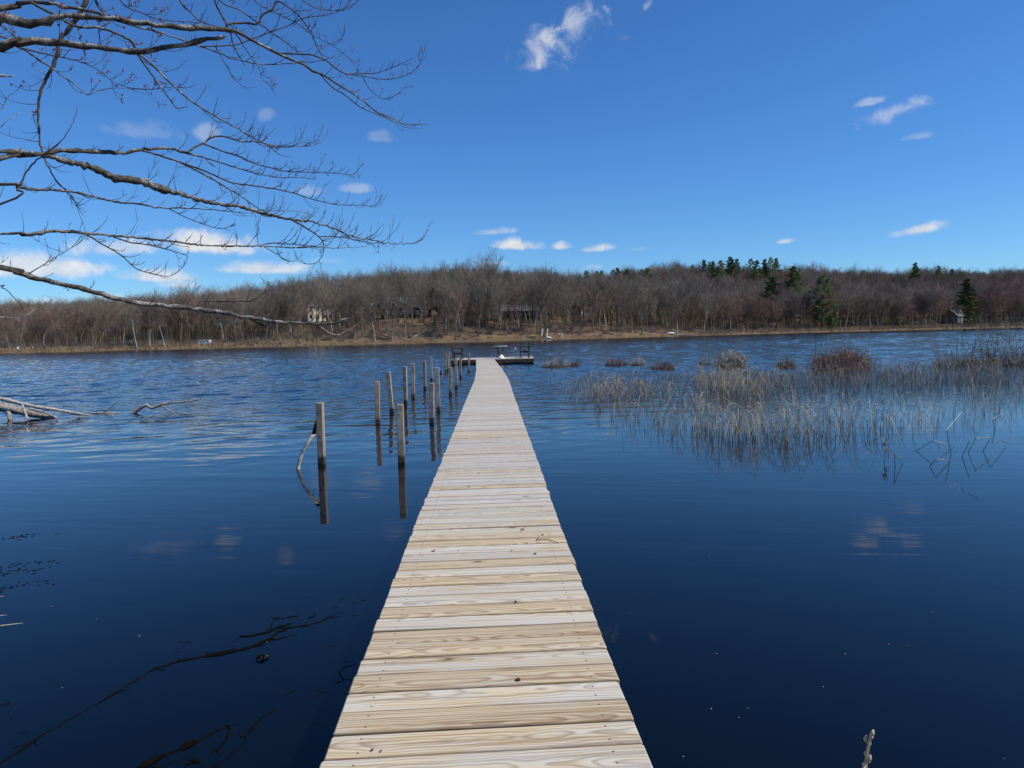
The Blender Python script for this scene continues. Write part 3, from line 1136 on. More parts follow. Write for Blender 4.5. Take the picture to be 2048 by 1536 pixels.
def house(label, px, py, yaw, W, D, wall_h, roof_h, wmat, rmat, name='house', windows=4, dorm=0, chim=False, floor2=False, sink=.5):
    p = shore_pt(px, py) if py < 200 else hit_ground(px, py)
    t = thing(name, label, 'house' if name != 'shed' else 'shed', p, yaw)
    b = MB()
    b.box((0, 0, wall_h / 2 - sink / 2), (W, D, wall_h + sink))
    x, y = W / 2, D / 2
    for sx_ in (-x, x):      # gable triangles
        o = .1 if sx_ > 0 else -.1
        base = len(b.v)
        for dx in (0, -o):
            b.v.extend((Vector((sx_ + dx, -y, wall_h)), Vector((sx_ + dx, y, wall_h)), Vector((sx_ + dx, 0, wall_h + roof_h))))
        b.f.extend(((base, base + 1, base + 2), (base + 5, base + 4, base + 3), (base, base + 2, base + 5, base + 3), (base + 1, base + 4, base + 5, base + 2)))
    obj('wall', b, wmat, t)
    rb = MB()
    ov = .45
    sl = math.atan2(roof_h, y)
    ln = math.hypot(roof_h, y) + ov
    for sgn in (-1, 1):
        Mx = Matrix.Rotation(-sgn * sl, 3, 'X')
        cc_ = Vector((0, sgn * (y + ov * math.cos(sl)) / 2, wall_h + roof_h - (roof_h + ov * math.sin(sl)) / 2 + .08))
        rb.box(cc_, (W + 2 * ov, ln, .16), Mx)
    rf = obj('roof', rb, rmat, t)
    if chim:
        c_ = MB()
        c_.box((W * .22, .3, wall_h + roof_h + .3), (.8, .8, 1.8))
        obj('chimney', c_, simple('chimney_brick', (.25, .12, .09), (.18, .09, .07), 6), rf)
    for k in range(windows):
        wx_ = -W / 2 + W * (k + .5) / windows
        for zz in ((1.5, 4.1) if floor2 else (1.5,)):
            wb_ = MB()
            wb_.box((wx_, -y - .02, zz), (1.15, .10, 1.3))
            f_ = obj('window', wb_, M_white if wmat is not S_white else R_gray, t)
            gb = MB()
            gb.box((wx_, -y - .075, zz), (.95, .03, 1.1))
            obj('pane', gb, GLASS, f_)
    for k in range(dorm):
        dx = -W * .2 + W * .42 * k
        db = MB()
        db.box((dx, -y * .55, wall_h + roof_h * .55), (2.3, 2.2, 1.7))
        d_ = obj('dormer', db, S_white, t)
        r_ = MB()
        for sgn in (-1, 1):
            r_.box((dx + sgn * .68, -y * .55, wall_h + roof_h * .55 + 1.12), (1.6, 2.7, .12), Matrix.Rotation(sgn * .5, 3, 'Y'))
        obj('dormer_roof', r_, rmat, d_)
        g_ = MB()
        g_.box((dx, -y * .55 - 1.12, wall_h + roof_h * .55), (1.1, .06, 1.0))
        obj('pane', g_, GLASS, d_)
    return t


house('white two storey house mostly hidden behind the bare trees', 642, 80, .65, 10, 7, 5.2, 1.8, S_white, R_gray, windows=4, floor2=True)
h2 = house('dark brown low roofed house with a white gable peak above it', 800, 634, .3, 13, 8, 3.0, 2.2, S_brown, R_dark, windows=5, dorm=1, chim=True)
house('small faded shed with a dark gable roof beside the leaning red tree', 868, 634, -1.2, 3.4, 2.8, 2.3, 1.3, S_pink, R_dark, name='shed', windows=0)
house('long low dark house with a wide grey roof on the bank', 1040, 637, .05, 14, 8, 2.5, 1.9, S_brown, R_gray, windows=5)
house('small white house end showing behind trees on the slope', 1160, 630, .9, 5, 5, 2.6, 1.5, S_white, R_gray, windows=2)
house('white and grey gabled house with two white dormers behind pines', 1914, 645, .45, 11.5, 8, 3.0, 3.2, S_gray, R_gray, windows=4, dorm=2, chim=True)

# white camper on the low shore
p = shore_pt(415, 5)
t = thing('camper_trailer', 'small white camper trailer parked on the low shore below bare trees', 'camper', p + Vector((0, 0, .1)), .06)
t.scale = (.76, .76, .76)
b = MB()
prof = [(-2.0, .35), (2.0, .35), (2.0, 1.2), (1.75, 1.55), (-1.5, 1.6), (-2.0, 1.1)]
for yy_ in (-.95, .95):
    b.v.extend(Vector((a, yy_, c_)) for a, c_ in prof)
n_ = len(prof)
b.f.append(tuple(range(n_)))
b.f.append(tuple(reversed(range(n_, 2 * n_))))
for k in range(n_):
    b.f.append((k, n_ + k, n_ + (k + 1) % n_, (k + 1) % n_))
obj('body', b, M_white, t)
for wx_ in (-1.1, 0.2, 1.2):
    b = MB()
    b.box((wx_, -.97, 1.15), (.7, .05, .42))
    obj('window', b, GLASS, t)
for yy_ in (-.8, .8):
    b = MB()
    b.tube([(0, yy_ - .1, .3), (0, yy_ + .1, .3)], [.32, .32], 14)
    obj('wheel', b, M_float, t)

# chairs and dock pieces on the far shore
for (px, sc_, lab) in ((42, .7, 'white garden chair on the tan grass of the low shore, nearer the water'), (73, .6, 'white garden chair farther back on the low shore grass')):
    p = shore_pt(px, 1.5 if px < 50 else 4)
    t = thing('garden_chair', lab, 'chair', p, .4)
    t.scale = (sc_,) * 3
    b = MB()
    b.box((0, 0, .42), (.6, .6, .07))
    obj('seat', b, M_white, t)
    b = MB()
    b.box((0, .3, .75), (.6, .07, .75), Matrix.Rotation(-.2, 3, 'X'))
    obj('backrest', b, M_white, t)
    for sx_ in (-.26, .26):
        for sy_ in (-.26, .26):
            b = MB()
            b.box((sx_, sy_, .2), (.06, .06, .42))
            obj('leg', b, M_white, t)
p = shore_pt(1092, .8)
t = thing('boat_ramp', 'steep pair of pale timber ramps leaning up the far bank', 'ramp', p)
for k in (-.75, .75):
    b = MB()
    b.tube([(k, 0, .1), (k + .5, 2.0, 2.6)], [.2, .2], 4)
    obj('rail', b, M_paletwig, t)
for k in range(6):
    b = MB()
    b.box((.05 + .08 * k, .2 + .33 * k, .2 + .41 * k), (1.3, .12, .08))
    obj('rung', b, M_frame, t)
p = shore_pt(1066, .5)
t = thing('bulkhead', 'low tan timber bulkhead at the far waterline beside the ramp', 'retaining wall', p)
for k in range(3):
    b = MB()
    b.box((0, 0, .12 + k * .26), (3.0, .14, .25))
    obj('timber', b, M_platform, t)
for px, lab in ((1052, 'first thin white pole at the far waterline by the tan bulkhead'), (1056, 'second thin white pole at the far waterline, closer to the bulkhead')):
    p = shore_pt(px, -.4)
    b = MB()
    b.tube([(0, 0, -.5), (.02, 0, 1.1)], [.05, .05], 6)
    o = obj('mooring_pole', b, M_white, loc=(p.x, p.y, 0))
    tag(o, lab, 'pole')
for px, lab in ((1123, 'white round barrel on the far bank, the one nearer the ramp'), (1128, 'white round barrel on the far bank, the one farther from the ramp')):
    p = shore_pt(px, 2.2)
    b = MB()
    b.tube([(0, 0, 0), (0, 0, .12), (0, 0, .5), (0, 0, .6)], [.18, .27, .27, .18], 12)
    tag(obj('barrel', b, M_white, loc=p), lab, 'barrel')


def hull(L, W, H, mat, p, rz, label, name='rowboat', flip=True):
    b = MB()
    n = 9
    for i in range(n):
        u = i / (n - 1) * 2 - 1
        wd = W / 2 * max(.04, (1 - abs(u) ** 2.4))
        hh = H * (.75 + .25 * (1 - u * u))
        for k in range(7):
            a = math.pi * k / 6
            b.v.append(Vector((u * L / 2, -math.cos(a) * wd, math.sin(a) ** .7 * hh)))
    for i in range(n - 1):
        for k in range(6):
            q = i * 7 + k
            b.f.append((q, q + 7, q + 8, q + 1))
        b.f.append((i * 7, i * 7 + 6, i * 7 + 13, i * 7 + 7))
    return tag(obj(name, b, mat, smooth=True, loc=p, rot=(0, 0, rz)), label, 'boat')


hull(2.6, 1.0, .55, M_white, shore_pt(1345, 1.2), .1, 'white boat lying overturned on the far bank beside a low white dock')
hull(2.0, .8, .4, M_white, shore_pt(1100, .6), .2, 'white boat hull pulled up at the foot of the pale ramp')
p = shore_pt(1370, -.2)
t = thing('shore_dock', 'low white dock lying along the far waterline past the overturned boat', 'dock', (p.x, p.y, .2))
for k in range(12):
    b = MB()
    b.box((-2.75 + .5 * k, 0, .15), (.46, 1.1, .08))
    obj('plank', b, M_white, t)
for sy_ in (-.45, .45):
    b = MB()
    b.box((0, sy_, 0), (6, .14, .2))
    obj('beam', b, M_platform, t)

# fallen logs on the bank
for (x0, y0, x1, y1, r_, mt, lab) in [
    (824, 678, 853, 661, .2, M_paletwig, 'long pale fallen log slanting up the brown bank below the shed'),
    (757, 661, 778, 668, .2, M_twig, 'dark fallen trunk lying on the brown bank, first of two by the thin pale tree'),
    (748, 667, 775, 676, .16, M_twig, 'dark fallen trunk close to the waterline below another dark trunk'),
    (882, 676, 900, 664, .22, M_twig, 'dark slanting fallen trunk at the foot of the leaning red tree'),
    (1432, 657, 1446, 664, .2, M_twig, 'dark fallen trunk on the tan slope near the end of marsh grass'),
    (1385, 655, 1405, 664, .14, M_twig, 'thin dark fallen trunk on the tan slope beyond the white dock'),
    (1205, 667, 1228, 670, .25, M_twig, 'thick dark fallen trunk in brush along the far waterline'),
]:
    a, c_ = hit_ground(x0, y0), hit_ground(x1, y1)
    b = MB()
    mid = a.lerp(c_, .5)
    mid.z = max(mid.z, ground_z(mid.x, mid.y)) + .1
    P, rr = catmull([(a + Vector((0, 0, .15)), r_), (mid + Vector((0, 0, .15)), r_ * .85), (c_ + Vector((0, 0, .2)), r_ * .6)], .8)
    b.tube(P, [q * rnd.uniform(.85, 1.15) for q in rr], 7)
    tag(obj('fallen_log', b, mt, smooth=True), lab, 'log')

#@@DOCK
# ------------------------------------------------------------------ boardwalk
DZ = 0.30
edges = [(1536, 637, 1308), (1300, 731, 1216), (1018, 838, 1113), (936, 876.4, 1081), (841, 914.6, 1047), (794, 933.9, 1029.3), (759, 949.7, 1017.4), (738, 951.2, 1005.6), (718.6, 952.4, 988.2)]
line = []
for (y, xl, xr) in edges:
    a, b_ = at_z(xl, y, DZ), at_z(xr, y, DZ)
    line.append(((a + b_) / 2, (a - b_).length))
d0 = (line[1][0] - line[0][0]).normalized()
pl = [line[0][0] - d0 * 3.4] + [p for p, _ in line]
print('WIDTHS', [round(q, 2) for _, q in line], 'END', line[-1][0][:])
acc = [0.0]
for i in range(1, len(pl)):
    acc.append(acc[-1] + (pl[i] - pl[i - 1]).length)
total = acc[-1]
PITCHP = max(.1455, total / 299)
walk = thing('boardwalk', 'long narrow boardwalk of pale planks leading out over the water', 'boardwalk', (pl[0].x, pl[0].y, 0))
org = Vector((pl[0].x, pl[0].y, 0))


def plank_mesh(L, W, T, mat):
    b = MB()
    b.box((0, 0, -T / 2), (L, W, T), None, .005)
    return b.mesh('plank', mat)


PW = PITCHP - .0075
WALK_W = 1.065
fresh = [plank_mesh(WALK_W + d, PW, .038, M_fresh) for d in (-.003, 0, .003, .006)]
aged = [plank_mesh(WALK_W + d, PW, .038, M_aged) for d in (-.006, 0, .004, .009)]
rp = random.Random(4)
k = 0
s = PITCHP / 2
while s < total:
    i = max(j for j in range(len(acc)) if acc[j] <= s)
    i = min(i, len(pl) - 2)
    t_ = (s - acc[i]) / (acc[i + 1] - acc[i])
    p = pl[i].lerp(pl[i + 1], t_)
    dirn = pl[i + 1] - pl[i]
    if t_ > .5 and i + 2 < len(pl):
        nd = pl[i + 2] - pl[i + 1]
        dirn = dirn.normalized().lerp(nd.normalized(), (t_ - .5))
    elif t_ < .5 and i > 0:
        nd = pl[i] - pl[i - 1]
        dirn = dirn.normalized().lerp(nd.normalized(), (.5 - t_))
    ang = math.atan2(dirn.y, dirn.x) - math.pi / 2
    new = p.y < 5.55
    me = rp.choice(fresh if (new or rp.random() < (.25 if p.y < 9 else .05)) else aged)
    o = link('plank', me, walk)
    off = 0
    o.location = (p.x - org.x + off + rp.gauss(0, .002), p.y - org.y, DZ + rp.gauss(0, .0013))
    flip = math.pi if rp.random() < .5 else 0
    o.rotation_euler = (rp.gauss(0, .004), rp.gauss(0, .0015), ang + .022 + rp.gauss(0, .003) + flip)
    s += PITCHP
    k += 1
print('PLANKS', k, PITCHP)
for sgn in (-1, 1):
    for i in range(len(pl) - 1):
        a, c_ = pl[i] - org, pl[i + 1] - org
        d = (c_ - a)
        nrm = Vector((-d.y, d.x, 0)).normalized() * sgn * .42
        mid = (a + c_) / 2 + nrm
        b = MB()
        b.box((0, 0, 0), (.04, d.length - .01, .14))
        obj('stringer', b, M_frame, walk, loc=(mid.x, mid.y, DZ - .038 - .075), rot=(0, 0, math.atan2(d.y, d.x) - math.pi / 2))
for q in range(1, 15):
    s = q * total / 15
    i = min(max(j for j in range(len(acc)) if acc[j] <= s), len(pl) - 2)
    p = pl[i].lerp(pl[i + 1], (s - acc[i]) / (acc[i + 1] - acc[i])) - org
    for sgn in (-1, 1):
        b = MB()
        b.box((0, 0, 0), (.085, .085, 1.45))
        obj('pile', b, M_post, walk, loc=(p.x + sgn * .34, p.y, DZ - .045 - .725))

# platform at the end
A, B = at_z(901.6, 720.0, DZ), at_z(1068.5, 716.6, DZ)
A.y = B.y = (A.y + B.y) / 2
W_, Dp = B.x - A.x, 3.6
print('PLATFORM', A[:], B[:])
pf = thing('dock_platform', 'square wooden platform at the end of the boardwalk holding benches and table', 'dock', (A.x, A.y, 0))
nb = int(Dp / .146)
pm = plank_mesh(W_, .1395, .038, M_platform)
for k in range(nb):
    link('plank', pm, pf, (W_ / 2, .08 + k * .146, DZ + rp.gauss(0, .001)), (0, 0, rp.choice((0, math.pi)) + rp.gauss(0, .001)))
for (c_, s_) in (((W_ / 2, .02, DZ - .12), (W_, .045, .155)), ((W_ / 2, Dp - .02, DZ - .12), (W_, .045, .155)), ((.02, Dp / 2, DZ - .121), (.045, Dp - .1, .15)), ((W_ - .02, Dp / 2, DZ - .121), (.045, Dp - .1, .15))):
    b = MB()
    b.box(c_, s_)
    obj('fascia', b, M_frame, pf)
for x_ in (.1, 1.5, 3.1, W_ - .12):
    for y_ in (.12, Dp - .15):
        b = MB()
        b.box((x_, y_, -.3), (.12, .12, 1.1))
        obj('pile', b, M_post, pf)
b = MB()
for x_ in (.8, 2.3, 4.1):
    b = MB()
    b.tube([(x_, .3, .02), (x_, Dp - .3, .02)], [.17, .17], 12)
    obj('float', b, M_float, pf)


def bench(label, px, face):
    p = at_z(px, 716.5, DZ)
    p.y = A.y + .55 if face > 0 else A.y + .9
    p.x = ray(px, 716).x / ray(px, 716).y * (p.y + .5)
    t = thing('bench', label, 'bench', (p.x, p.y, DZ), 0)
    L = 1.15
    f = face
    for k in range(4):
        b = MB()
        b.box((f * (-.2 + .13 * k), L / 2, .40 + .005 * k), (.115, L, .03))
        obj('slat', b, M_bench, t)
    for k in range(4):
        b = MB()
        b.box((f * (-.27 - .02 * k), L / 2, .50 + .115 * k), (.03, L, .10))
        obj('slat', b, M_bench, t)
    for y_ in (.04, L - .04):
        b = MB()
        b.box((f * -.30, y_, .45), (.075, .075, .90), Matrix.Rotation(-f * .07, 3, 'Y'))
        obj('back_post', b, M_bench, t)
        b = MB()
        b.box((f * .22, y_, .31), (.07, .07, .62))
        obj('leg', b, M_bench, t)
        b = MB()
        b.box((f * -.03, y_, .64), (.60, .09, .04))
        obj('armrest', b, M_bench, t)
        b = MB()
        b.box((f * -.03, y_, .34), (.48, .05, .07))
        obj('rail', b, M_bench, t)
    return t


bench('dark wooden bench with armrests on the platform, the one behind the bare posts', 917, 1)
bench('dark wooden bench with armrests on the platform, the one beyond the table', 1048, -1)
p = at_z(1001, 715.5, DZ)
p.y = A.y + 2.0
p.x = ray(1001, 715).x / ray(1001, 715).y * p.y
t = thing('bistro_table', 'round pale topped bistro table with curved black iron legs', 'table', (p.x, p.y, DZ))
b = MB()
b.tube([(0, 0, .70), (0, 0, .73)], [.44, .44], 32)
obj('tabletop', b, M_tabletop, t)
for k in range(4):
    a = math.pi / 4 + k * math.pi / 2 + .25
    P, rr = catmull([(Vector((math.cos(a) * r_, math.sin(a) * r_, z_)), .02) for r_, z_ in ((.36, .69), (.26, .6), (.19, .42), (.19, .28), (.25, .1), (.31, 0))], .05)
    b = MB()
    b.tube(P, rr, 6)
    obj('leg', b, M_black_metal, t)
b = MB()
P = [Vector((math.cos(q * math.pi / 12) * .2, math.sin(q * math.pi / 12) * .2, .35)) for q in range(25)]
b.tube(P, [.011] * 25, 5, cap=False)
obj('ring', b, M_black_metal, t)
p2 = at_z(1003, 716, DZ)
b = MB()
b.tube([(0, 0, 0), (0, 0, .05), (.02, 0, .16), (.03, 0, .23)], [.23, .21, .1, .03], 14)
tag(obj('bag', b, M_white, smooth=True, loc=(ray(1003, 715).x / ray(1003, 715).y * (A.y + .9), A.y + .9, DZ)), 'crumpled white bag lying on the platform boards below the table', 'bag')
yl = A.y + 1.6
t = thing('solar_light', 'thin stake light with a white cap between table and far bench', 'light', (ray(1031, 715).x / ray(1031, 715).y * yl, yl, DZ))
b = MB()
b.tube([(0, 0, 0), (0, 0, .5)], [.012, .012], 6)
obj('stake', b, M_black_metal, t)
b = MB()
b.tube([(0, 0, .5), (0, 0, .53), (0, 0, .58), (0, 0, .6)], [.03, .05, .05, .02], 10)
obj('cap', b, M_white, t)
b = MB()
b.tube([(0, 0, 0), (0, 0, .85)], [.012, .012], 5)
tag(obj('rod', b, M_frame, loc=(ray(1059, 715).x / ray(1059, 715).y * (A.y + 1.0), A.y + 1.0, DZ)), 'thin upright rod on the platform just behind the bench beyond the table', 'rod')

# posts in the water
POSTS = [
    (639.5, 805.5, 643.8, 927, 'closest tall post in the water, with a pale stick leaning on it'),
    (800, 808.6, 803, 924, 'tall single post in the water nearest the boardwalk, front of its row'),
    (754.2, 762.5, 755.8, 847, 'post standing third in the outer row, just past the post with the stick'),
    (776.3, 743.7, 784, 824, 'post that leans most, fourth in the outer row'),
    (810, 733.2, 811.4, 808, 'upright post right behind the leaning post of the outer row'),
    (826.3, 726.6, 826, 795, 'post with a dark wet foot beside the upright outer post'),
    (848.5, 721.5, 849.9, 778.5, 'slim post of the outer row standing midway out'),
    (861.8, 714.6, 862.9, 761, 'thin tall post of the outer row beyond the midway post'),
    (863.6, 766.2, 863.6, 845, 'short cracked post second in the row beside the boardwalk'),
    (874.3, 734.4, 877, 822, 'tall post right behind the short cracked post'),
    (901.3, 735, 900.7, 789.5, 'post third in the row beside the boardwalk, before the bench'),
    (911.3, 716, 912.8, 775.5, 'post overlapping the legs of the dark bench from here'),
    (920.6, 715.9, 921, 754, 'post rising just before the bench seat'),
    (890.8, 707, 891, 744.4, 'distant outer post, first of three crowded ones beyond the black float'),
    (897.8, 704.4, 897.6, 739, 'distant outer post, thickest of three crowded ones'),
    (894.6, 711, 895.4, 741.5, 'faint distant outer post between two crowded ones'),
    (938, 706.3, 937.5, 743.2, 'last post between bench and boardwalk, before the platform front'),
]
for k, (xt, yt, xb, yb, lab) in enumerate(POSTS):
    p = at_z(xb, yb, 0)
    top = at_d(xt, yt, p.y)
    d = top - p
    t = thing('dock_post', lab, 'post', p, rp.uniform(-.1, .1) - .03, 'bare posts standing in the water')
    tilt = Vector((0, 0, 1)).rotation_difference(d.normalized())
    H = d.length
    b = MB()
    b.box((0, 0, H / 2 - .45), (.089, .089, H + .9), None, .006)
    me = b.mesh('shaft', M_post)
    o = link('shaft', me, t)
    t.rotation_mode = 'QUATERNION'
    q = tilt @ Matrix.Rotation(t.rotation_euler.z, 3, 'Z').to_quaternion()
    t.rotation_quaternion = q
    for z_ in ((H - .14,) if k % 3 else (H - .14, H * .45)):
        b = MB()
        b.tube([(-.01 + rp.uniform(-.012, .012), -.0455, z_), (-.01, -.03, z_)], [.010, .010], 8)
        obj('bolt_hole', b, M_hole, t)
p = at_z(882.5, 748.5, 0)
b = MB()
n = 8
for i in range(n + 1):
    pass
b.tube([(0, 0, -.12), (0, 0, -.08), (0, 0, 0), (0, 0, .08), (0, 0, .13)], [.04, .12, .15, .12, .04], 12)
tag(obj('buoy', b, M_float, smooth=True, loc=p), 'small round black float bobbing between the two rows of posts', 'buoy')

# pale stick leaning on the first post, dark top
p0 = at_z(597, 938, 0)
ptop = at_d(632, 850, at_z(643.8, 927, 0).y + .06)
pm_ = at_d(628, 868, p0.y + .05)
t = thing('leaning_stick', 'peeling pale stick with dark top leaning on the closest post', 'stick', p0)
P, rr = catmull([(Vector((-.01, 0, -.25)), .024), (Vector((-.005, 0, .0)), .026), (at_d(604, 908, p0.y) - p0, .022), (at_d(617, 884, p0.y) - p0, .024), (pm_ - p0, .030)], .03)
b = MB()
b.tube(P, [q * rp.uniform(.82, 1.18) for q in rr], 8)
obj('wood', b, bark_mat('peeling_birch', (.55, .50, .43), (.75, .72, .66), (.06, .05, .04), .6, 40), t, smooth=True)
P, rr = catmull([(pm_ - p0, .028), (at_d(629.5, 858, p0.y + .06) - p0, .024), (ptop - p0 + Vector((0, 0, .04)), .012)], .02)
b = MB()
b.tube(P, rr, 8)
obj('charred_top', b, M_wetwood, t, smooth=True)
b = MB()
P, rr = catmull([(at_d(622, 884, p0.y) - p0, .004), (at_d(623, 892, p0.y) - p0, .003), (at_d(632, 899, p0.y) - p0, .002)], .02)
b.tube(P, rr, 4)
obj('twig', b, M_twig, t)

# litter on the boards
def leaf_mesh(rg, L=.035):
    b = MB()
    n = 5
    for i in range(n + 1):
        u = i / n
        wd = L * .35 * math.sin(math.pi * min(1, u * .95 + .03))
        zc = L * (.13 * math.sin(u * 3.1) + .02)
        for sgn in (-1, 0, 1):
            b.v.append(Vector((u * L - L / 2, sgn * wd, zc + abs(sgn) * L * .18)))
    for i in range(n):
        for k in range(2):
            q = i * 3 + k
            b.f.append((q, q + 1, q + 4, q + 3))
    me = b.v
    # underside for thickness
    nv = len(b.v)
    b.v.extend([p_ - Vector((0, 0, .0015)) for p_ in b.v[:nv]])
    for f_ in list(b.f):
        b.f.append(tuple(i + nv for i in reversed(f_)))
    return b


M_leaf = simple('dead_leaf', (.13, .07, .035), (.05, .028, .016), 60)
M_paleleaf = simple('pale_husk', (.55, .45, .30), (.4, .3, .2), 60)
for (px, py, L, mt, lab) in [
    (1045, 1060, .045, M_leaf, 'dark curled leaf on the boards, just uphill of the little forked twig'),
    (1085, 1070, .03, M_leaf, 'small dark leaf scrap on the boards beside the forked twig'),
    (868, 1102, .05, M_paleleaf, 'pale husk with a dark tip near the plank end toward the posts'),
    (917, 1101, .014, M_leaf, 'tiny dark seed on the boards just beside the pale husk'),
    (1024, 1101, .025, M_leaf, 'thin dark bark flake in the gap one plank below the forked twig'),
    (1070, 1108, .034, M_leaf, 'blackish bark chip lying flat near the forked twig'),
    (1031, 1205, .036, M_leaf, 'brown leaf scrap alone on a tan plank in the middle of the walk'),
    (1036, 1361, .038, M_leaf, 'reddish brown scrap caught in a gap between wide pale planks'),
    (745, 1500, .022, M_leaf, 'dark crumb on the closest planks at their post side end'),
    (762, 1502, .016, M_leaf, 'second smaller crumb right beside the dark crumb on the closest planks'),
    (938, 973, .05, M_leaf, 'small dark twiglet on far grey planks halfway to the posts'),
    (957, 947, .04, M_leaf, 'dark leaf scrap farthest out on the grey planks'),
]:
    p = at_z(px, py, DZ + .002)
    o = obj('dead_leaf', leaf_mesh(rp, L * .6), mt, loc=p, rot=(rp.uniform(-.2, .2), rp.uniform(-.2, .2), rp.uniform(0, 6)))
    tag(o, lab, 'leaf')
b = MB()
P = [at_z(1073, 1080, DZ + .004), at_z(1085, 1078, DZ + .012), at_z(1100, 1080, DZ + .008), at_z(1118, 1086, DZ + .004)]
b.tube(P, [.003, .003, .0025, .0015], 5)
b.tube([P[0], at_z(1079, 1072, DZ + .01)], [.003, .002], 5)
tag(obj('twig', b, M_twig), 'little forked dead twig lying across the boards', 'twig')

#@@REEDS
# ------------------------------------------------------------------ reeds
def reed_mat(name, c1, c2, wet=True):
    M = Mat(name, .7, .3)
    r = M.rand()
    pz = M.xyz(M.pos())
    n = M.noise(M.pos(), 3.0, 3)
    c = M.ramp(n, [(.3, c2), (.55, c1), (.75, tuple(min(.8, x * 1.35) for x in c1))])
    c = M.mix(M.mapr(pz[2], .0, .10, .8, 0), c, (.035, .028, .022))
    M.base(c)
    return M.m


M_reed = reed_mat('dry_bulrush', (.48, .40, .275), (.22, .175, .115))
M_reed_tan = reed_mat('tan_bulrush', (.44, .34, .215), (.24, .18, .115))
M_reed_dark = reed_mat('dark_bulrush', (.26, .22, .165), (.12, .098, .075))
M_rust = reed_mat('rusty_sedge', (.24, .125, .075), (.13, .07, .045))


def reed_path(rg, H, kind):
    """points of one stalk from the bed up, local"""
    a = rg.uniform(0, 6.283)
    dx, dy = math.cos(a), math.sin(a)
    ln = rg.uniform(.05, .75)
    if kind == 'up':
        return [Vector((0, 0, -.3)), Vector((dx * ln * .4 * H, dy * ln * .4 * H, H * .5)), Vector((dx * ln * H, dy * ln * H, H))]
    if kind == 'arch':
        e = rg.uniform(.35, 1.1)
        return [Vector((0, 0, -.3)), Vector((dx * .05 * H, dy * .05 * H, H * .45)), Vector((dx * .22 * H, dy * .22 * H, H * .85)), Vector((dx * (.22 + e * .45) * H, dy * (.22 + e * .45) * H, H * rg.uniform(.82, .98))),
                Vector((dx * (.22 + e) * H, dy * (.22 + e) * H, H * rg.uniform(.35, .75)))]
    # broken: straight up, then sharp fold down
    e = rg.uniform(.5, 1.0)
    a2 = a + rg.uniform(-.6, .6)
    k = Vector((dx * .25 * H, dy * .25 * H, H * .75))
    return [Vector((0, 0, -.3)), k * .5, k, k + Vector((math.cos(a2) * e * .5 * H, math.sin(a2) * e * .5 * H, -H * .33)), k + Vector((math.cos(a2) * e * H, math.sin(a2) * e * H, -H * rg.uniform(.6, .8)))]


def stalk(mb, base, rg, H, r, kind, sides=3):
    P = reed_path(rg, H, kind)
    n = len(P)
    if kind == 'broken':
        pts = [base + q for q in P]
        rad = [r * (1 - .6 * i / (n - 1)) for i in range(n)]
    else:
        pts, rad = catmull([(base + q, r * (1 - .7 * i / (n - 1))) for i, q in enumerate(P)], max(.1, H * .16))
    mb.tube(pts, rad, sides, cap=False)


def kind_of(rg, pb=.15, pa=.5):
    u = rg.random()
    return 'broken' if u < pb else ('arch' if u < pb + pa else 'up')


# px, py (waterline), half width px, half height px, count, height, material index, arch share
BLOBS = [
    (1185, 795, 45, 14, 150, .48, 1, .6), (1245, 790, 55, 16, 260, .52, 1, .65), (1310, 790, 50, 16, 150, .45, 1, .6), (1395, 800, 60, 14, 90, .42, 0, .5),
    (1440, 778, 55, 13, 360, .72, 1, .7), (1500, 790, 50, 12, 220, .62, 1, .7), (1580, 775, 110, 16, 430, .55, 2, .6), (1700, 770, 130, 18, 520, .55, 2, .55), (1850, 765, 140, 18, 520, .6, 2, .5), (1985, 760, 100, 18, 430, .65, 2, .5),
    (1760, 755, 300, 12, 800, .55, 2, .45), (1330, 765, 140, 10, 190, .4, 2, .5), (1250, 757, 110, 8, 70, .35, 2, .5),
    (1195, 822, 45, 14, 40, .38, 0, .5), (1280, 838, 75, 18, 110, .42, 0, .5), (1360, 850, 70, 20, 160, .46, 0, .5), (1430, 865, 60, 22, 200, .50, 0, .5), (1500, 872, 60, 20, 240, .52, 0, .55),
    (1575, 872, 65, 20, 230, .52, 0, .55), (1650, 868, 70, 20, 170, .48, 0, .5), (1730, 860, 70, 20, 110, .44, 0, .5), (1830, 850, 80, 18, 60, .42, 0, .5), (1930, 840, 80, 18, 38, .40, 0, .45),
    (1560, 835, 220, 22, 240, .45, 0, .5), (1800, 825, 200, 22, 130, .45, 0, .45), (1990, 800, 80, 20, 110, .5, 0, .45), (1160, 775, 40, 15, 30, .35, 0, .5),
]
MI = [M_reed, M_reed_tan, M_reed_dark]
rg = random.Random(99)
bed = [MB(), MB(), MB()]
front_reeds = []
for (cx, cy, hw, hh, cnt, H, mi, arch) in BLOBS:
    for _ in range(int(cnt * (.46 if mi == 0 else (.6 if mi == 1 else .5)))):
        px, py = rg.gauss(cx, hw * .55), rg.gauss(cy, hh * .55)
        if py < 742:
            continue
        p = at_z(px, py, 0)
        hgt = H * rg.uniform(.35, 1.2)
        r_ = rg.uniform(.0021, .0036) * (1 + p.y / 28)
        if mi == 0 and py > 858 and len(front_reeds) < 120 and rg.random() < .3:
            front_reeds.append((p, hgt))
        else:
            stalk(bed[mi], p, rg, hgt, r_, kind_of(rg, .2, arch + .05), 3)
names = ['reed_bed', 'reed_tufts', 'reed_shallows']
labs = ['grey dry reed stalks standing thick in the calm water', 'tan arching tufts of bulrush in the water', 'dark distant bulrush along the water']
for k in range(3):
    o = obj(names[k], bed[k], MI[k])
    tag(o, labs[k], kind='stuff')
protos = []
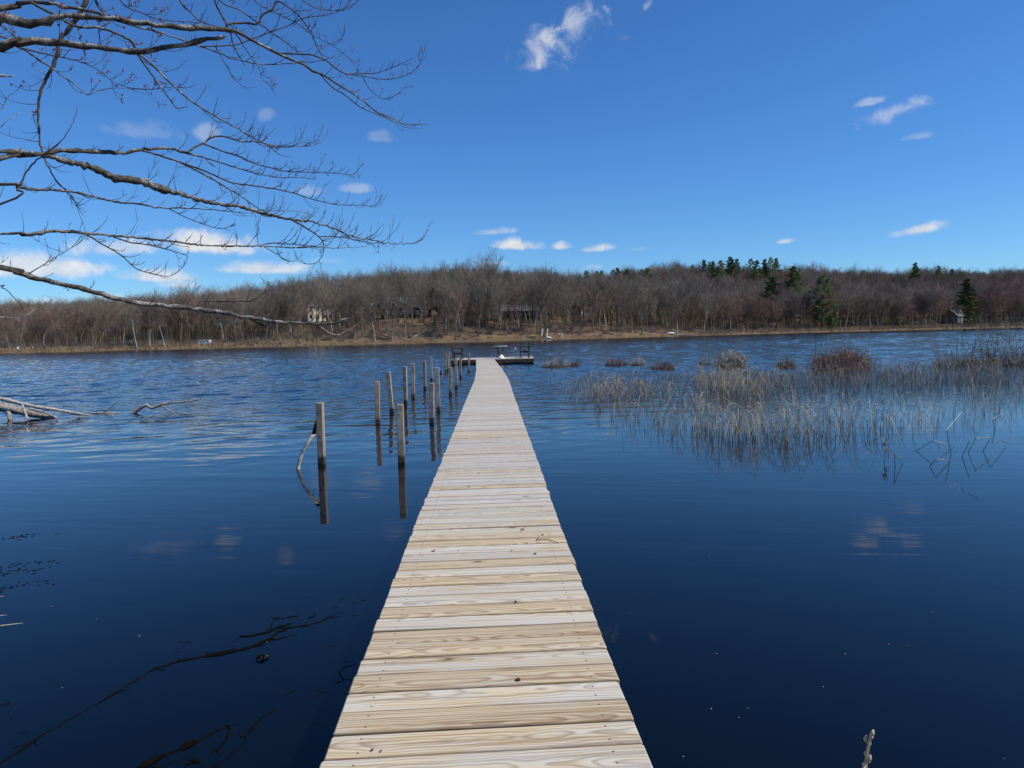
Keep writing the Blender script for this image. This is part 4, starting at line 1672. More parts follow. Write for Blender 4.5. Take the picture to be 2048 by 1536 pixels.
for k in range(14):
    b = MB()
    stalk(b, Vector((0, 0, 0)), rg, 1.0, .0075, ('broken', 'arch', 'up', 'arch')[k % 4], 4)
    protos.append(b.mesh('reed', M_reed))
for (p, hgt) in front_reeds:
    o = link('reed', rg.choice(protos), None, p, (0, 0, rg.uniform(0, 6.28)))
    o.scale = (hgt,) * 3
    tag(o, 'dry grey reed stalk at the open water edge of the reeds, ' + ('nearer the boardwalk' if p.x < 3.4 else ('mid bed' if p.x < 4.6 else 'toward the folded reeds')), 'reed', 'single stalks at the front of the reed bed')
# the few zigzag stalks that stand apart
for (pts_, lab) in [
    ([(1966, 902), (1982, 876), (2012, 908)], 'sharply folded reed standing alone, farthest from the boardwalk'),
    ([(1924, 914), (1940, 880)], 'straight slanting reed alone in open water beside a folded one'),
    ([(1936, 905), (1952, 876), (1980, 874)], 'kinked reed with a flat bent tip beside the slanting lone reed'),
    ([(1859, 932), (1872, 918), (1900, 936)], 'low folded reed lying out in front of the reed bed'),
    ([(1832, 902), (1866, 881), (1908, 909)], 'long flat folded reed just behind the low folded one'),
    ([(1790, 934), (1789, 908), (1805, 932)], 'hairpin folded reed in open water beside a brown seed head'),
    ([(1902, 908), (1893, 860), (1925, 822), (1960, 838)], 'tall arching reed bent over like a hoop at the bed edge'),
    ([(1990, 860), (1985, 838), (2005, 826), (2020, 850)], 'hooked reed farthest out along the edge of the bed'),
]:
    p = at_z(*pts_[0], 0)
    P = [Vector((0, 0, -.25)), Vector((0, 0, 0))]
    for k, (px, py) in enumerate(pts_[1:]):
        P.append(at_d(px, py, p.y + .15 * (k + 1) * (1 if k % 2 else -1)) - p)
    for q in P[2:]:
        q.z = max(q.z, .01)
    b = MB()
    b.tube(P, [.004] * 2 + [.0037 - .0005 * k for k in range(len(P) - 2)], 5)
    tag(obj('reed', b, M_reed, loc=p), lab, 'reed', 'single stalks at the front of the reed bed')
# brown seed heads
for (px, py, lab) in ((1766, 812, 'brown drooping seed head on a reed in mid bed'), (1768, 912, 'brown seed head low over the open water at the front edge')):
    p = at_z(px, py + 8, 0)
    t = thing('seeded_reed', lab, 'reed', p)
    b = MB()
    hh = .22
    b.tube([(0, 0, -.2), (.01, 0, hh)], [.004, .003], 4)
    obj('stem', b, M_reed_tan, t)
    b = MB()
    for _ in range(40):
        c_ = Vector((rg.gauss(.01, .02), rg.gauss(0, .02), hh + rg.uniform(-.12, .04)))
        b.tube([c_, c_ + Vector((rg.gauss(0, .02), rg.gauss(0, .02), rg.gauss(-.01, .02)))], [.005, .002], 3)
    obj('seeds', b, M_rust, t)


M_peat = simple('dark_peat', (.05, .032, .022), (.03, .02, .015), 8)


def hummock(label, px, py, hw_px, h, mat, n, tall=0, tall_h=1.0, tall_mat=None, name='sedge_tuft', dome=True):
    p = at_z(px, py, 0)
    half = hw_px / F * p.y
    t = thing(name, label, 'grass tuft' if name == 'sedge_tuft' else 'shrub', p)
    b = MB()
    for _ in range(int(n * 1.3)):
        x = rg.uniform(-1, 1)
        y = rg.gauss(0, .35)
        hh = h * (1 - .5 * x * x) * rg.uniform(.3, 1.0)
        stalk(b, Vector((x * half, y * half * .7, 0)), rg, hh, .0095, kind_of(rg, .05, .6), 3)
    lv = obj('blades', b, mat, t)
    lv['kind'] = 'stuff'
    if dome:
        d = MB()
        N_ = 14
        for i in range(5):
            for k in range(N_):
                a = 2 * math.pi * k / N_
                rr = math.cos(i / 4 * 1.45) * (1 + .12 * math.sin(k * 2.3 + i))
                d.v.append(Vector((math.cos(a) * half * .92 * rr, math.sin(a) * half * .45 * rr, -.04 + h * .26 * math.sin(i / 4 * 1.5))))
        for i in range(4):
            for k in range(N_):
                k2 = (k + 1) % N_
                d.f.append((i * N_ + k, i * N_ + k2, i * N_ + N_ + k2, i * N_ + N_ + k))
        d.f.append(tuple(4 * N_ + k for k in range(N_)))
        obj('root_mass', d, M_peat, t, smooth=True)
    if tall:
        b = MB()
        for _ in range(tall):
            x = rg.uniform(-.9, .9)
            q = Vector((x * half, rg.gauss(0, .25) * half, -.1))
            hh = tall_h * rg.uniform(.45, 1.1)
            pp, _r = grow(b, q, Vector((rg.gauss(0, .15), rg.gauss(0, .15), 1)), hh, .012, 4, 3, rg, .04, .08, .4)
            for _k in range(4):
                i = rg.randint(1, 3)
                grow(b, pp[i], side_dir(pp[i + 1] - pp[i], .6, rg.uniform(0, 6.28)), hh * rg.uniform(.15, .4), .007, 2, 3, rg, .1, .1, .4)
        o = obj('stems', b, tall_mat or T_twig, t)
        o['kind'] = 'stuff'
    return t


hummock('low grey and rusty tuft in the water just past the platform corner', 1112, 734, 30, .55, M_reed, 90, 6, .7)
hummock('small rusty tuft beside the grey tuft near the platform corner', 1147, 732, 14, .35, M_rust, 60)
hummock('rusty tuft with grey stems, second from the platform along the back of the reeds', 1232, 731, 22, .45, M_rust, 100, 6, .6)
hummock('grey thin tuft leaning against the second rusty tuft', 1276, 730, 16, .45, M_reed, 60, 4, .6)
hummock('round rusty tuft closer to us than its grey neighbours, before mid lake', 1326, 738, 23, .42, M_rust, 110)
hummock('sparse twiggy tuft with a few tall stalks beside the round rusty one', 1410, 729, 11, .5, M_reed_tan, 40, 5, .8, dome=False)
hummock('tall grey thicket of stems at the back of the reed bed', 1462, 733, 30, .85, M_reed, 190, 16, 1.0, dome=False)
hummock('small rusty tuft right before the largest rust red mound', 1571, 735, 18, .5, M_rust, 90, 5, .6)
hummock('largest rust red sedge mound with tall bare stems above it', 1682, 737, 56, .95, M_rust, 420, 22, 1.9)
hummock('dark leggy shrub thicket with tall bare stems at the end of the reed bed', 1975, 728, 62, .7, M_rust, 170, 38, 2.1, name='waterside_shrub')
hummock('twiggy shrub clump with the tallest bare stems behind the reed bed end', 2050, 730, 40, .8, M_reed_dark, 110, 30, 2.4, name='waterside_shrub')
hummock('thin row of bare twigs between rust red mound and leggy shrub', 1905, 733, 30, .5, M_reed_dark, 90, 20, 1.2, name='waterside_shrub', dome=False)
t = None

# stalk with seeds close by at the walk's side
p = Vector((.675, 1.32, 0))
t = thing('seed_stalk', 'pale brown knobbly seed stalk rising close to the boardwalk over dark water', 'stalk', p)
top = at_d(1742, 1467, 1.32) - p
b = MB()
P, rr = catmull([(Vector((-.05, 0, -.3)), .004), (Vector((-.03, 0, .3)), .004), (at_d(1732, 1530, 1.32) - p, .0035), (at_d(1736, 1498, 1.32) - p, .003), (top, .0025)], .04)
b.tube(P, rr, 5)
obj('stem', b, M_reed_tan, t)
b = MB()
for k in range(11):
    u = k / 10
    c_ = (at_d(1731, 1536, 1.32) - p).lerp(top, u) + Vector((rg.gauss(0, .003), rg.gauss(0, .003), 0))
    if 0.45 < u < .62:
        continue
    b.tube([c_ - Vector((0, 0, .006)), c_, c_ + Vector((.002, 0, .007))], [.0015, .0042, .0015], 6)
obj('seeds', b, M_paleleaf, t, smooth=True)
# pale blades at the bank side
for (x0, y0, x1, y1, lab) in ((-60, 1268, 46, 1246, 'pale dry blade reaching over dark water, lowest of three'), (-50, 1246, 13, 1230, 'short pale dry blade, middle of three over dark water'), (-40, 1204, 8, 1193, 'short pale dry blade, topmost of three over dark water')):
    a, c_ = at_d(x0, y0, 3.2), at_d(x1, y1, 3.3)
    b = MB()
    P, rr = catmull([(a + Vector((-1.2, .1, -.35)), .006), (a, .005), (a.lerp(c_, .5) + Vector((0, 0, .01)), .004), (c_, .001)], .08)
    b.tube(P, rr, 4)
    tag(obj('dry_blade', b, M_paletwig, smooth=True), lab, 'grass blade', 'pale blades from the bank')

#@@WOOD
# ------------------------------------------------------------------ driftwood
def wood(name, label, cat, strokes, mat, group=None, jit=.15, sides=8):
    """strokes: lists of (px, py, depth or None for water level, radius px)"""
    ref = None
    t = None
    first = True
    for st in strokes:
        P = []
        for (px, py, dep, r_) in st:
            q = at_z(px, py, 0) if dep is None else at_d(px, py, dep)
            P.append((q, r_ / F * q.y))
        if ref is None:
            ref = P[0][0].copy()
            t = thing(name, label, cat, ref, 0, group)
        P = [(q - ref, r_) for q, r_ in P]
        pts_, rad_ = catmull(P, max(.03, P[0][1] * 1.5))
        b = MB()
        b.tube(pts_, [x * rp.uniform(1 - jit, 1 + jit) for x in rad_], sides)
        obj('trunk' if first else 'limb', b, mat, t, smooth=True)
        first = False
    return t


D1 = at_z(20, 838, 0).y
M_drift = bark_mat('grey_driftwood', (.30, .26, .22), (.50, .46, .40), (.05, .04, .034), .7, 16)
wood('fallen_tree', 'big grey fallen tree trunk lying half sunk with a stubby limb', 'fallen tree',
     [[(-160, 803, D1, 13), (-60, 806, D1, 12), (0, 813, D1, 10), (40, 822, D1, 9), (80, 830, D1, 7), (113, 836, D1, 4)], [(8, 815, D1, 5), (18, 826, D1 - .2, 4.5), (20, 842, D1 - .3, 4)]], M_drift)
wood('driftwood_branch', 'long pale bleached branch sloping down over the fallen trunk into the water', 'driftwood',
     [[(-80, 783, D1 - .2, 4), (0, 797, D1 - .2, 4), (60, 811, D1 - .2, 3.6), (110, 819, D1 - .1, 3), (150, 826, D1, 2.5), (180, 831, D1, 1.5)], [(44, 808, D1 - .25, 2), (50, 824, D1 - .4, 2), (55, 838, D1 - .5, 1.8)], [(130, 821, D1, 2), (155, 829, D1 + .1, 2), (172, 829, D1, 1)]], M_paletwig)
wood('driftwood_branch', 'dark thin limb dipping into the water at the fallen trunk end', 'driftwood', [[(60, 818, D1 - .3, 2.5), (95, 827, D1 - .4, 2.5), (113, 837, D1 - .5, 2)]], M_drift)
D2 = at_z(270, 827, 0).y
wood('driftwood_branch', 'dark crooked branch arching out of the water like a snake', 'driftwood',
     [[(258, 830, D2, 3.5), (268, 826, D2, 3.5), (280, 817, D2, 3.5), (293, 810, D2, 3), (303, 816, D2, 3), (320, 810, D2, 3), (340, 806, D2, 2.4), (375, 803, D2, 1.8), (395, 800, D2, 1.2), (406, 797, D2, .7)],
      [(322, 811, D2, 1.8), (335, 819, D2 - .1, 1.6), (349, 827, D2 - .2, 1.2)], [(342, 805, D2, 1), (346, 799, D2, .8)]], M_drift)
D3 = at_z(215, 827, 0).y
wood('driftwood_branch', 'dark floating lump of wood with a thin forked twig between two larger branches', 'driftwood',
     [[(183, 827, D3, 1.5), (200, 826, D3, 2.5), (222, 827, D3, 2.8), (239, 826, D3, 2)], [(205, 826, D3, 1.5), (215, 820, D3, 1.2), (228, 810, D3, .9), (238, 800, D3, .5)], [(215, 820, D3, .8), (222, 824, D3, .7)]], M_drift)

# sunken wood near the boardwalk, black and wet, breaking the surface
def sunk(label, strokes, group='sunken branches beside the boardwalk', name='sunken_branch'):
    t = None
    for st in strokes:
        P = []
        for (px, py, r_) in st:
            q = at_z(px, py, 0)
            P.append((q + Vector((0, 0, -.002)), r_ * .8 / F * q.y))
        if t is None:
            ref = P[0][0].copy()
            t = thing(name, label, 'branch', ref, 0, group)
            nm = 'stem'
        pts_, rad_ = catmull([(q - ref, r_) for q, r_ in P], .03)
        b = MB()
        b.tube([q + Vector((rp.gauss(0, .004), rp.gauss(0, .004), 0)) for q in pts_], [x * rp.uniform(.6, 1.4) for x in rad_], 6)
        for _ in range(int(len(pts_) * .5)):      # ragged side shoots and clinging weed
            q = rp.choice(pts_)
            a = rp.uniform(0, 6.28)
            l_ = rp.uniform(.012, .07)
            e1 = q + Vector((math.cos(a), math.sin(a), .08)) * l_ * .5
            e2 = e1 + Vector((math.cos(a + rp.gauss(0, .7)), math.sin(a + rp.gauss(0, .7)), 0)) * l_ * .5
            b.tube([q, e1, e2], [.0032, .0026, .0012], 4)
        obj(nm, b, M_wetwood, t, smooth=True)
        nm = 'twig'


sunk('long black stem curving along the water surface from the bank to the walk', [
    [(-60, 1562, 4), (0, 1527, 4), (70, 1480, 3.6), (150, 1432, 3.6), (230, 1388, 3.6), (285, 1352, 3.4), (340, 1328, 3.2), (400, 1315, 4), (450, 1306, 6), (490, 1298, 4.5), (530, 1284, 5), (570, 1258, 3.5), (620, 1250, 3), (660, 1234, 4)],
    [(340, 1328, 1), (358, 1308, 1), (370, 1284, .9)], [(475, 1300, .9), (475, 1285, .8), (473, 1268, .7)], [(540, 1280, 3.5), (565, 1276, 3), (594, 1270, 2.4)],
    [(660, 1234, 1.5), (680, 1226, 1.4), (700, 1232, 1), (722, 1230, .8)], [(665, 1220, 1), (672, 1205, .8), (690, 1200, .7), (726, 1203, .7), (712, 1210, .6)]])
sunk('short thick black limb stub floating beside the long curved stem', [
    [(480, 1274, 4.5), (500, 1272, 5), (530, 1266, 4.5), (560, 1254, 4), (580, 1248, 3)], [(540, 1262, 2.5), (545, 1244, 2), (562, 1232, 1.2)], [(575, 1236, 2.5), (597, 1231, 2.5)], [(620, 1236, 2.2), (632, 1228, 2.2)]])
sunk('tangle of black branches half under water close against the boardwalk', [
    [(270, 1540, 7), (310, 1520, 8), (345, 1506, 5), (375, 1490, 9), (400, 1482, 6), (430, 1462, 4), (460, 1452, 4)], [(455, 1452, 4.5), (462, 1460, 5), (450, 1480, 4), (436, 1500, 4), (440, 1512, 3)],
    [(490, 1485, 3), (498, 1465, 3.5), (515, 1445, 3.5), (535, 1428, 2.5), (548, 1420, 1.5)], [(420, 1540, 2.5), (455, 1515, 2.5), (485, 1488, 2)], [(370, 1532, 3), (392, 1520, 5), (410, 1530, 3)],
    [(560, 1415, 1), (575, 1400, 1), (566, 1385, .8)], [(610, 1402, 1.2), (625, 1396, 1.5), (640, 1394, 1)], [(300, 1536, 3), (340, 1530, 3), (352, 1520, 4)], [(470, 1450, 1.5), (480, 1447, 1.2)]])
sunk('faint black twig trailing in the water right at the walk edge', [[(668, 1278, .8), (680, 1300, .9), (690, 1318, 1), (685, 1338, 1.5), (680, 1350, 3), (690, 1362, 1.5)], [(690, 1362, 1), (672, 1374, .8), (655, 1386, .8)]])
sunk('thin black twig afloat at the bank side, curving down', [[(0, 1410, .9), (15, 1425, 1), (28, 1448, 1), (45, 1468, .6)]])
# floating weed scraps
mw = MB()
rw = random.Random(8)
for _ in range(120):
    u = rw.random()
    px = rw.gauss(25, 40)
    py = rw.choice((1076, 1130, 1142, 1170, 1176)) + rw.gauss(0, 4) - (px - 30) * .12
    p = at_z(px, py, .002)
    a = rw.gauss(.1, .5)
    mw.tube([p, p + Vector((math.cos(a), math.sin(a), 0)) * rw.uniform(.008, .035)], [.0022, .001], 4)
tag(obj('floating_weed', mw, M_wetwood), 'dark scraps of weed afloat by the bank', kind='stuff')
sp_ = MB()
for _ in range(32):
    px, py = rw.uniform(0, 2048), rw.uniform(1050, 1536)
    if 600 < px < 1330:
        continue
    p = at_z(px, py, .003)
    sp_.tube([p, p + Vector((rw.uniform(-.006, .006), .004, .001))], [.0016, .0012], 4)
tag(obj('floating_specks', sp_, M_paleleaf), 'tiny pale specks afloat on dark water', kind='stuff')
p = at_z(522, 1318, 0)
t = thing('floating_leaf', 'dark rolled leaf clump afloat just below the long black stem', 'leaf', p)
for k, (L_, r_) in enumerate(((.05, .4), (.035, 2.1), (.03, 4))):
    obj('leaf', leaf_mesh(rp, L_), M_leaf if k else M_wetwood, t, loc=(.012 * k, .006 * k, .002), rot=(0, 0, r_))

#@@BRANCHES
# ------------------------------------------------------------------ overhanging maple
TX, TY = -6.6, 4.8
maple = thing('overhanging_tree', 'bare lichened tree reaching out over the water from the bank', 'tree', (TX, TY, ground_z(TX, TY)))
MO = Vector((TX, TY, ground_z(TX, TY)))
b = MB()
P, rr = catmull([(Vector((0, 0, -.3)), .34), (Vector((0, 0, .3)), .25), (Vector((.06, .02, 2)), .21), (Vector((.0, .05, 4.2)), .18), (Vector((-.1, 0, 7)), .12), (Vector((0, .1, 10)), .05)], .15)
b.tube(P, [q * rnd.uniform(.95, 1.05) for q in rr], 14)
obj('trunk', b, M_bark, maple, smooth=True)
LIMBS = []


def L(depth, pts, mat='bark', start=None, tw=8, twl=55, tip=None, sag=0.0):
    LIMBS.append(dict(d=depth, p=pts, mat=mat, tw=tw, twl=twl, tip=tip))


# (x, y, radius) in photograph pixels; depth metres at both ends
L((5.2, 6.2), [(-260, -185, 6), (-60, -150, 5.5), (120, -115, 5), (300, -80, 4.5), (470, -60, 4), (640, -50, 2.5), (760, -46, 1)], tw=0)
L((5.0, 6.0), [(0, 36, 11), (22, 39, 12), (56, 44, 10), (97, 44, 9.5), (108, 36, 7), (135, 33, 6.5), (180, 35, 6), (213, 36, 6), (258, 43, 6), (314, 50, 6), (382, 57, 5.5), (449, 60, 5.5), (490, 72, 4.6), (512, 85, 4), (539, 99, 3.6), (555, 107, 3), (591, 123, 2.6), (625, 141, 2.4), (658, 155, 2.1), (683, 173, 2.1), (726, 202, 1.7), (759, 227, 1.4), (804, 245, 1), (858, 250, .5)], tw=26, twl=45)
L((5.9, 6.2), [(555, 106, 2.2), (591, 108, 2), (625, 110, 1.9), (652, 121, 1.8), (669, 135, 1.6), (692, 147, 1.5), (723, 147, 1.3), (753, 146, 1), (790, 133, .8), (824, 117, .5)], tw=10, twl=26)
L((6, 6.2), [(692, 148, 1.3), (730, 153, 1.2), (760, 158, 1), (782, 158, .9), (815, 149, .8), (840, 128, .6), (850, 94, .4)], tw=9, twl=18)
L((6, 6.2), [(723, 148, 1), (735, 172, .9), (750, 188, .8), (768, 198, .8), (793, 189, .6), (806, 178, .5), (815, 165, .4)], tw=4, twl=16)
L((5.9, 6.2), [(640, 148, 1.6), (665, 175, 1.5), (690, 190, 1.4), (720, 214, 1.2), (745, 225, 1), (780, 240, .8), (812, 255, .6), (840, 256, .4)], tw=5, twl=30)
L((5.1, 5.5), [(0, 93, 10), (34, 86, 9.5), (67, 83, 9), (101, 85, 9), (146, 89, 7.5), (191, 92, 6.6), (236, 99, 6.5), (274, 103, 7), (326, 95, 5.5), (371, 90, 5), (393, 83, 6), (415, 77, 5), (447, 74, 4.4)], tw=10, twl=60, tip='broken')
L((5.4, 6.1), [(0, 17, 7), (34, 8, 6), (63, 3, 4.5), (94, 4.5, 4.2), (126, 12, 4), (157, 18, 3.6), (191, 26, 3.3), (225, 37, 2.8), (270, 52, 2.5), (314, 63, 2.3), (359, 77, 2.1), (386, 88, 1.9), (427, 103, 1.5), (483, 122, 1.3), (535, 128, 1.2), (562, 129, 1), (591, 125, .9), (647, 121, .8), (670, 110, .5)], tw=14, twl=45)
L((4.7, 4.9), [(186, -102, 6), (173, 0, 5.2), (157, 29, 5), (135, 61, 4.8), (120, 79, 4.5), (115, 108, 4.2), (103, 137, 3.9), (88, 164, 3.4), (77, 204, 2.8), (77, 238, 2.6), (80, 279, 2.4), (86, 308, 2.2), (94, 329, 1.9), (110, 359, 1.7), (139, 388, 1.3), (157, 415, 1), (166, 432, .5)], mat='dark', tw=14, twl=70)
L((5.4, 5.6), [(63, 5, 3.5), (88, 19, 3.5), (108, 29, 3.3), (126, 40, 3.2), (157, 54, 3.2), (202, 56, 3), (245, 72, 2.9), (265, 85, 2.7), (276, 110, 2.2), (303, 148, 1.9), (330, 186, 1.6), (345, 206, 1.3), (355, 216, 1.1), (376, 214, .7)], tw=7, twl=40)
L((5.5, 6.1), [(276, 106, 2.8), (310, 135, 2.6), (337, 162, 2.4), (371, 193, 2.2), (411, 221, 2), (460, 249, 1.7), (474, 256, 1.6), (512, 278, 1.4), (537, 292, 1.2), (557, 308, .9), (580, 315, .5)], tw=12, twl=45)
L((5.2, 5.7), [(0, 72, 2.6), (29, 90, 2.4), (52, 101, 2.2), (79, 121, 2), (99, 133, 1.8), (126, 153, 1.6), (153, 171, 1.2), (175, 190, .9), (200, 180, .8), (240, 176, .6), (300, 178, .4)], tw=14, twl=55)
L((5.3, 5.8), [(40, 95, 1.8), (90, 108, 1.6), (135, 117, 1.5), (168, 126, 1.3), (202, 144, 1.1), (234, 168, .9), (287, 179, .7), (344, 174, .4)], tw=14, twl=50)
L((5.2, 5.4), [(-20, 40, 2), (0, 50, 1.8), (18, 62, 1.5), (31, 79, 1.1), (40, 100, .6)], tw=4, twl=40)
L((5.1, 5.15), [(0, 303, 5.4), (34, 305, 5.4), (74, 309, 5)], tw=3, twl=40)
L((5.1, 6.0), [(0, 318, 6.4), (34, 311, 6.4), (67, 309, 6.4), (101, 305, 5.6), (146, 301, 5.6), (191, 304, 4.9), (247, 305, 4.4), (281, 300, 3.9), (326, 297, 3.4), (350, 300, 3.2), (382, 309, 2.5), (409, 316, 2), (431, 334, 1)], tw=14, twl=38)
L((5.2, 6.4), [(82, 310, 5.5), (105, 315, 6), (135, 323, 7), (180, 334, 8), (202, 343, 9.5), (231, 355, 9.5), (270, 361, 8.5), (314, 374, 9.5), (332, 381, 10), (340, 383, 6.5), (359, 388, 5), (404, 401, 4.6), (438, 408, 4.3), (483, 413, 4), (517, 424, 3.6), (569, 436, 3), (621, 443, 2.3), (660, 454, 2), (707, 473, 1.5), (738, 478, 1.2), (778, 486, 1), (827, 487, .8), (845, 478, .6), (858, 460, .4)], tw=30, twl=45)
L((6.1, 6.3), [(578, 437, 2.2), (606, 452, 2), (637, 473, 1.6), (646, 486, 1.2), (645, 509, 1), (632, 526, .8), (608, 527, .7), (590, 516, .4)], tw=6, twl=30)
L((6.1, 6.3), [(637, 473, 1.3), (680, 474, 1.1), (720, 482, .9), (745, 490, .7), (752, 500, .4)], tw=8, twl=40)
L((5.6, 6.1), [(285, 301, 2.6), (326, 313, 2.4), (359, 324, 2.4), (393, 341, 2.2), (427, 359, 1.9), (458, 379, 1.7), (473, 386, 1.5), (512, 414, 1.2), (530, 424, .8)], tw=8, twl=40)
L((5.8, 6.2), [(362, 325, 2), (415, 344, 1.9), (460, 364, 1.7), (504, 371, 1.6), (556, 379, 1.4), (590, 387, 1.3), (624, 398, 1.2), (673, 409, .9), (723, 410, .7), (749, 411, .6), (768, 387, .3)], tw=18, twl=32)
L((5.9, 6.2), [(412, 317, 1.6), (430, 322, 1.5), (478, 337, 1.3), (517, 348, 1.1), (556, 355, .9), (593, 355, .7), (634, 358, .4)], tw=12, twl=30)
L((5.8, 6.2), [(373, 307, 2.6), (393, 292, 2.6), (409, 286, 2.4), (420, 276, 2.3), (445, 273, 2.1), (485, 283, 1.8), (512, 283, 1.5), (557, 292, 1.1), (625, 291, .7), (640, 278, .4)], tw=14, twl=45)
L((5.9, 6.3), [(408, 288, 1.9), (447, 303, 1.8), (478, 313, 1.6), (509, 327, 1.4), (543, 336, 1.3), (567, 342, 1.1), (621, 345, .9), (666, 346, .8), (702, 349, .6), (716, 340, .5), (725, 324, .3)], tw=16, twl=30)
L((5.0, 6.1), [(0, 371, 3.4), (34, 374, 3.3), (67, 379, 3.3), (112, 380, 3), (157, 386, 2.9), (202, 397, 2.6), (236, 405, 2.4), (281, 408, 2.2), (314, 415, 1.9), (359, 416, 1.6), (404, 418, 1.4), (460, 423, 1.2), (500, 426, 1), (556, 422, .9), (603, 423, .7), (632, 434, .4)], tw=24, twl=45)
L((5.6, 5.9), [(337, 417, 1.3), (360, 429, 1.2), (382, 439, 1.1), (415, 451, .9), (445, 457, .8), (473, 449, .4)], tw=6, twl=28)
L((5.0, 6.2), [(0, 467, 3.4), (45, 469, 4), (79, 466, 4.6), (101, 462, 3.6), (157, 465, 3.5), (202, 469, 3.1), (247, 473, 2.8), (303, 478, 2.6), (348, 483, 2.3), (404, 490, 2.1), (460, 492, 1.9), (525, 492, 1.7), (582, 495, 1.3), (634, 494, 1.1), (673, 496, .9), (738, 492, .4)], tw=30, twl=45)
L((6, 6.3), [(515, 492, 1.3), (546, 486, 1.3), (582, 488, 1.1), (629, 492, .9), (650, 482, .6), (690, 470, .4)], tw=10, twl=40)
L((6, 6.2), [(528, 494, 1), (554, 508, .9), (567, 519, .8), (587, 522, .7), (602, 512, .5), (610, 506, .3)], tw=3, twl=20)
L((5.4, 5.6), [(157, 465, 1.9), (173, 469, 1.9), (202, 487, 1.8), (240, 509, 1.5), (274, 538, 1.2), (310, 548, 1), (337, 553, .8), (359, 541, .6), (375, 523, .3)], tw=10, twl=35)
L((5.5, 5.7), [(225, 473, 1.9), (258, 484, 1.8), (292, 489, 1.5), (332, 498, 1.4), (375, 511, .9)], tw=7, twl=28)
L((4.8, 5.6), [(0, 535, 6), (34, 543, 6.4), (54, 551, 7), (94, 561, 5.6), (135, 570, 5.8), (168, 578, 5.8), (202, 588, 5.6), (236, 598, 5.6), (281, 606, 5.6), (326, 611, 5.8), (382, 617, 5.8), (439, 624, 5.4), (491, 634, 4.8), (543, 642, 4), (582, 645, 3.2), (634, 647, 2.7), (681, 643, 2.3), (692, 639, 2.4)], tw=16, twl=35, tip='broken')
L((5.3, 5.5), [(375, 615, 1.6), (386, 603, 1.5), (427, 603, 1.3), (478, 603, 1.1), (504, 601, 1), (530, 585, .7), (543, 572, .5), (554, 556, .3)], tw=6, twl=32)
L((4.9, 5.2), [(49, 552, 1.5), (83, 532, 1.3), (110, 515, 1.1), (135, 500, 1), (160, 485, .7), (173, 471, .4)], tw=7, twl=40)
L((5.5, 5.5), [(500, 637, 2.4), (525, 650, 2.2), (537, 656, 1.6)], mat='dark', tw=1, twl=20)
L((5.6, 5.7), [(634, 648, 1), (660, 666, .9), (681, 668, .8), (712, 650, .4)], mat='pale', tw=2, twl=28)
L((4.6, 4.8), [(0, 408, 2.6), (34, 379, 2.4), (45, 359, 2.2), (56, 338, 2), (74, 320, 1.8), (97, 302, 1.6), (124, 280, 1.2), (140, 255, 1), (152, 228, .7), (155, 210, .4)], mat='dark', tw=6, twl=50)
L((5.3, 5.9), [(416, -68, 2.6), (429, 0, 2.3), (452, 47, 2), (461, 67, 1.7), (467, 90, 1.4), (478, 112, 1.1), (490, 132, .6)], mat='dark', tw=5, twl=40)
L((5.8, 6.2), [(452, 53, 2.8), (462, 47, 2.6), (490, 46, 2.6), (516, 47, 2.5), (526, 29, 2.3), (544, 19, 2.1), (555, 3, 1.9), (575, 13, 1.7), (602, 36, 1.5), (622, 67, 1.3), (636, 99, 1), (649, 119, .6)], mat='dark', tw=9, twl=45)
L((5.6, 6.2), [(400, 93, 1.6), (467, 90, 1.5), (501, 79, 1.4), (539, 65, 1.3), (575, 52, 1.2), (609, 36, 1.1), (658, 29, .9), (692, 16, .7), (721, 0, .4)], tw=10, twl=40)
L((5.6, 6.1), [(420, -70, 1.6), (440, 0, 1.4), (479, 20, 1.3), (517, 47, 1.2), (544, 65, 1.1), (591, 99, .9), (611, 117, .5)], tw=6, twl=35)
L((5.7, 6.2), [(480, -60, 1.5), (508, 0, 1.2), (557, 29, 1.1), (591, 45, 1), (625, 70, .9), (670, 94, .8), (700, 118, .6), (714, 130, .3)], tw=10, twl=45)
L((5.9, 6.1), [(472, 68, 1.5), (485, 88, 1.3), (497, 106, 1.2), (517, 135, 1), (524, 157, .8), (540, 172, .6), (553, 193, .3)], tw=7, twl=30)
L((5.6, 5.9), [(425, 90, 1.3), (434, 97, 1.2), (443, 115, 1.1), (452, 130, 1), (467, 157, .8), (482, 170, .6), (497, 179, .3)], tw=4, twl=25)
L((5.3, 5.9), [(215, -95, 1.6), (240, 0, 1.3), (281, 25, 1.2), (326, 40, 1), (404, 45, .5)], tw=7, twl=40)
L((5.6, 5.9), [(335, -75, 2.2), (359, 0, 2), (382, 25, 1.8), (402, 43, 1.5), (447, 56, .8)], tw=4, twl=30)
L((5.2, 5.6), [(175, -105, 2.6), (191, 0, 2.4), (209, 29, 2.3), (198, 45, 1.8), (198, 65, 1.6), (203, 90, 1.3), (225, 110, .6)], mat='dark', tw=6, twl=40)
L((5.9, 6.3), [(560, -50, 1.4), (605, 0, 1.1), (640, 18, 1), (690, 20, .8), (712, 5, .4)], tw=6, twl=35)
L((4.6, 4.8), [(-40, 585, 1.6), (4, 576, 1.2), (25, 592, 1.1), (42, 612, .9), (50, 626, .5)], mat='dark', tw=2, twl=20)
L((4.7, 4.8), [(-40, 632, 1.3), (0, 634, 1.1), (30, 636, 1), (52, 632, .8), (64, 622, .6), (71, 617, .3)], mat='pale', tw=1, twl=15)
L((4.6, 4.6), [(-40, 152, 1.8), (0, 152, 1.9), (28, 152.5, 1.5)], mat='pale', tw=0)
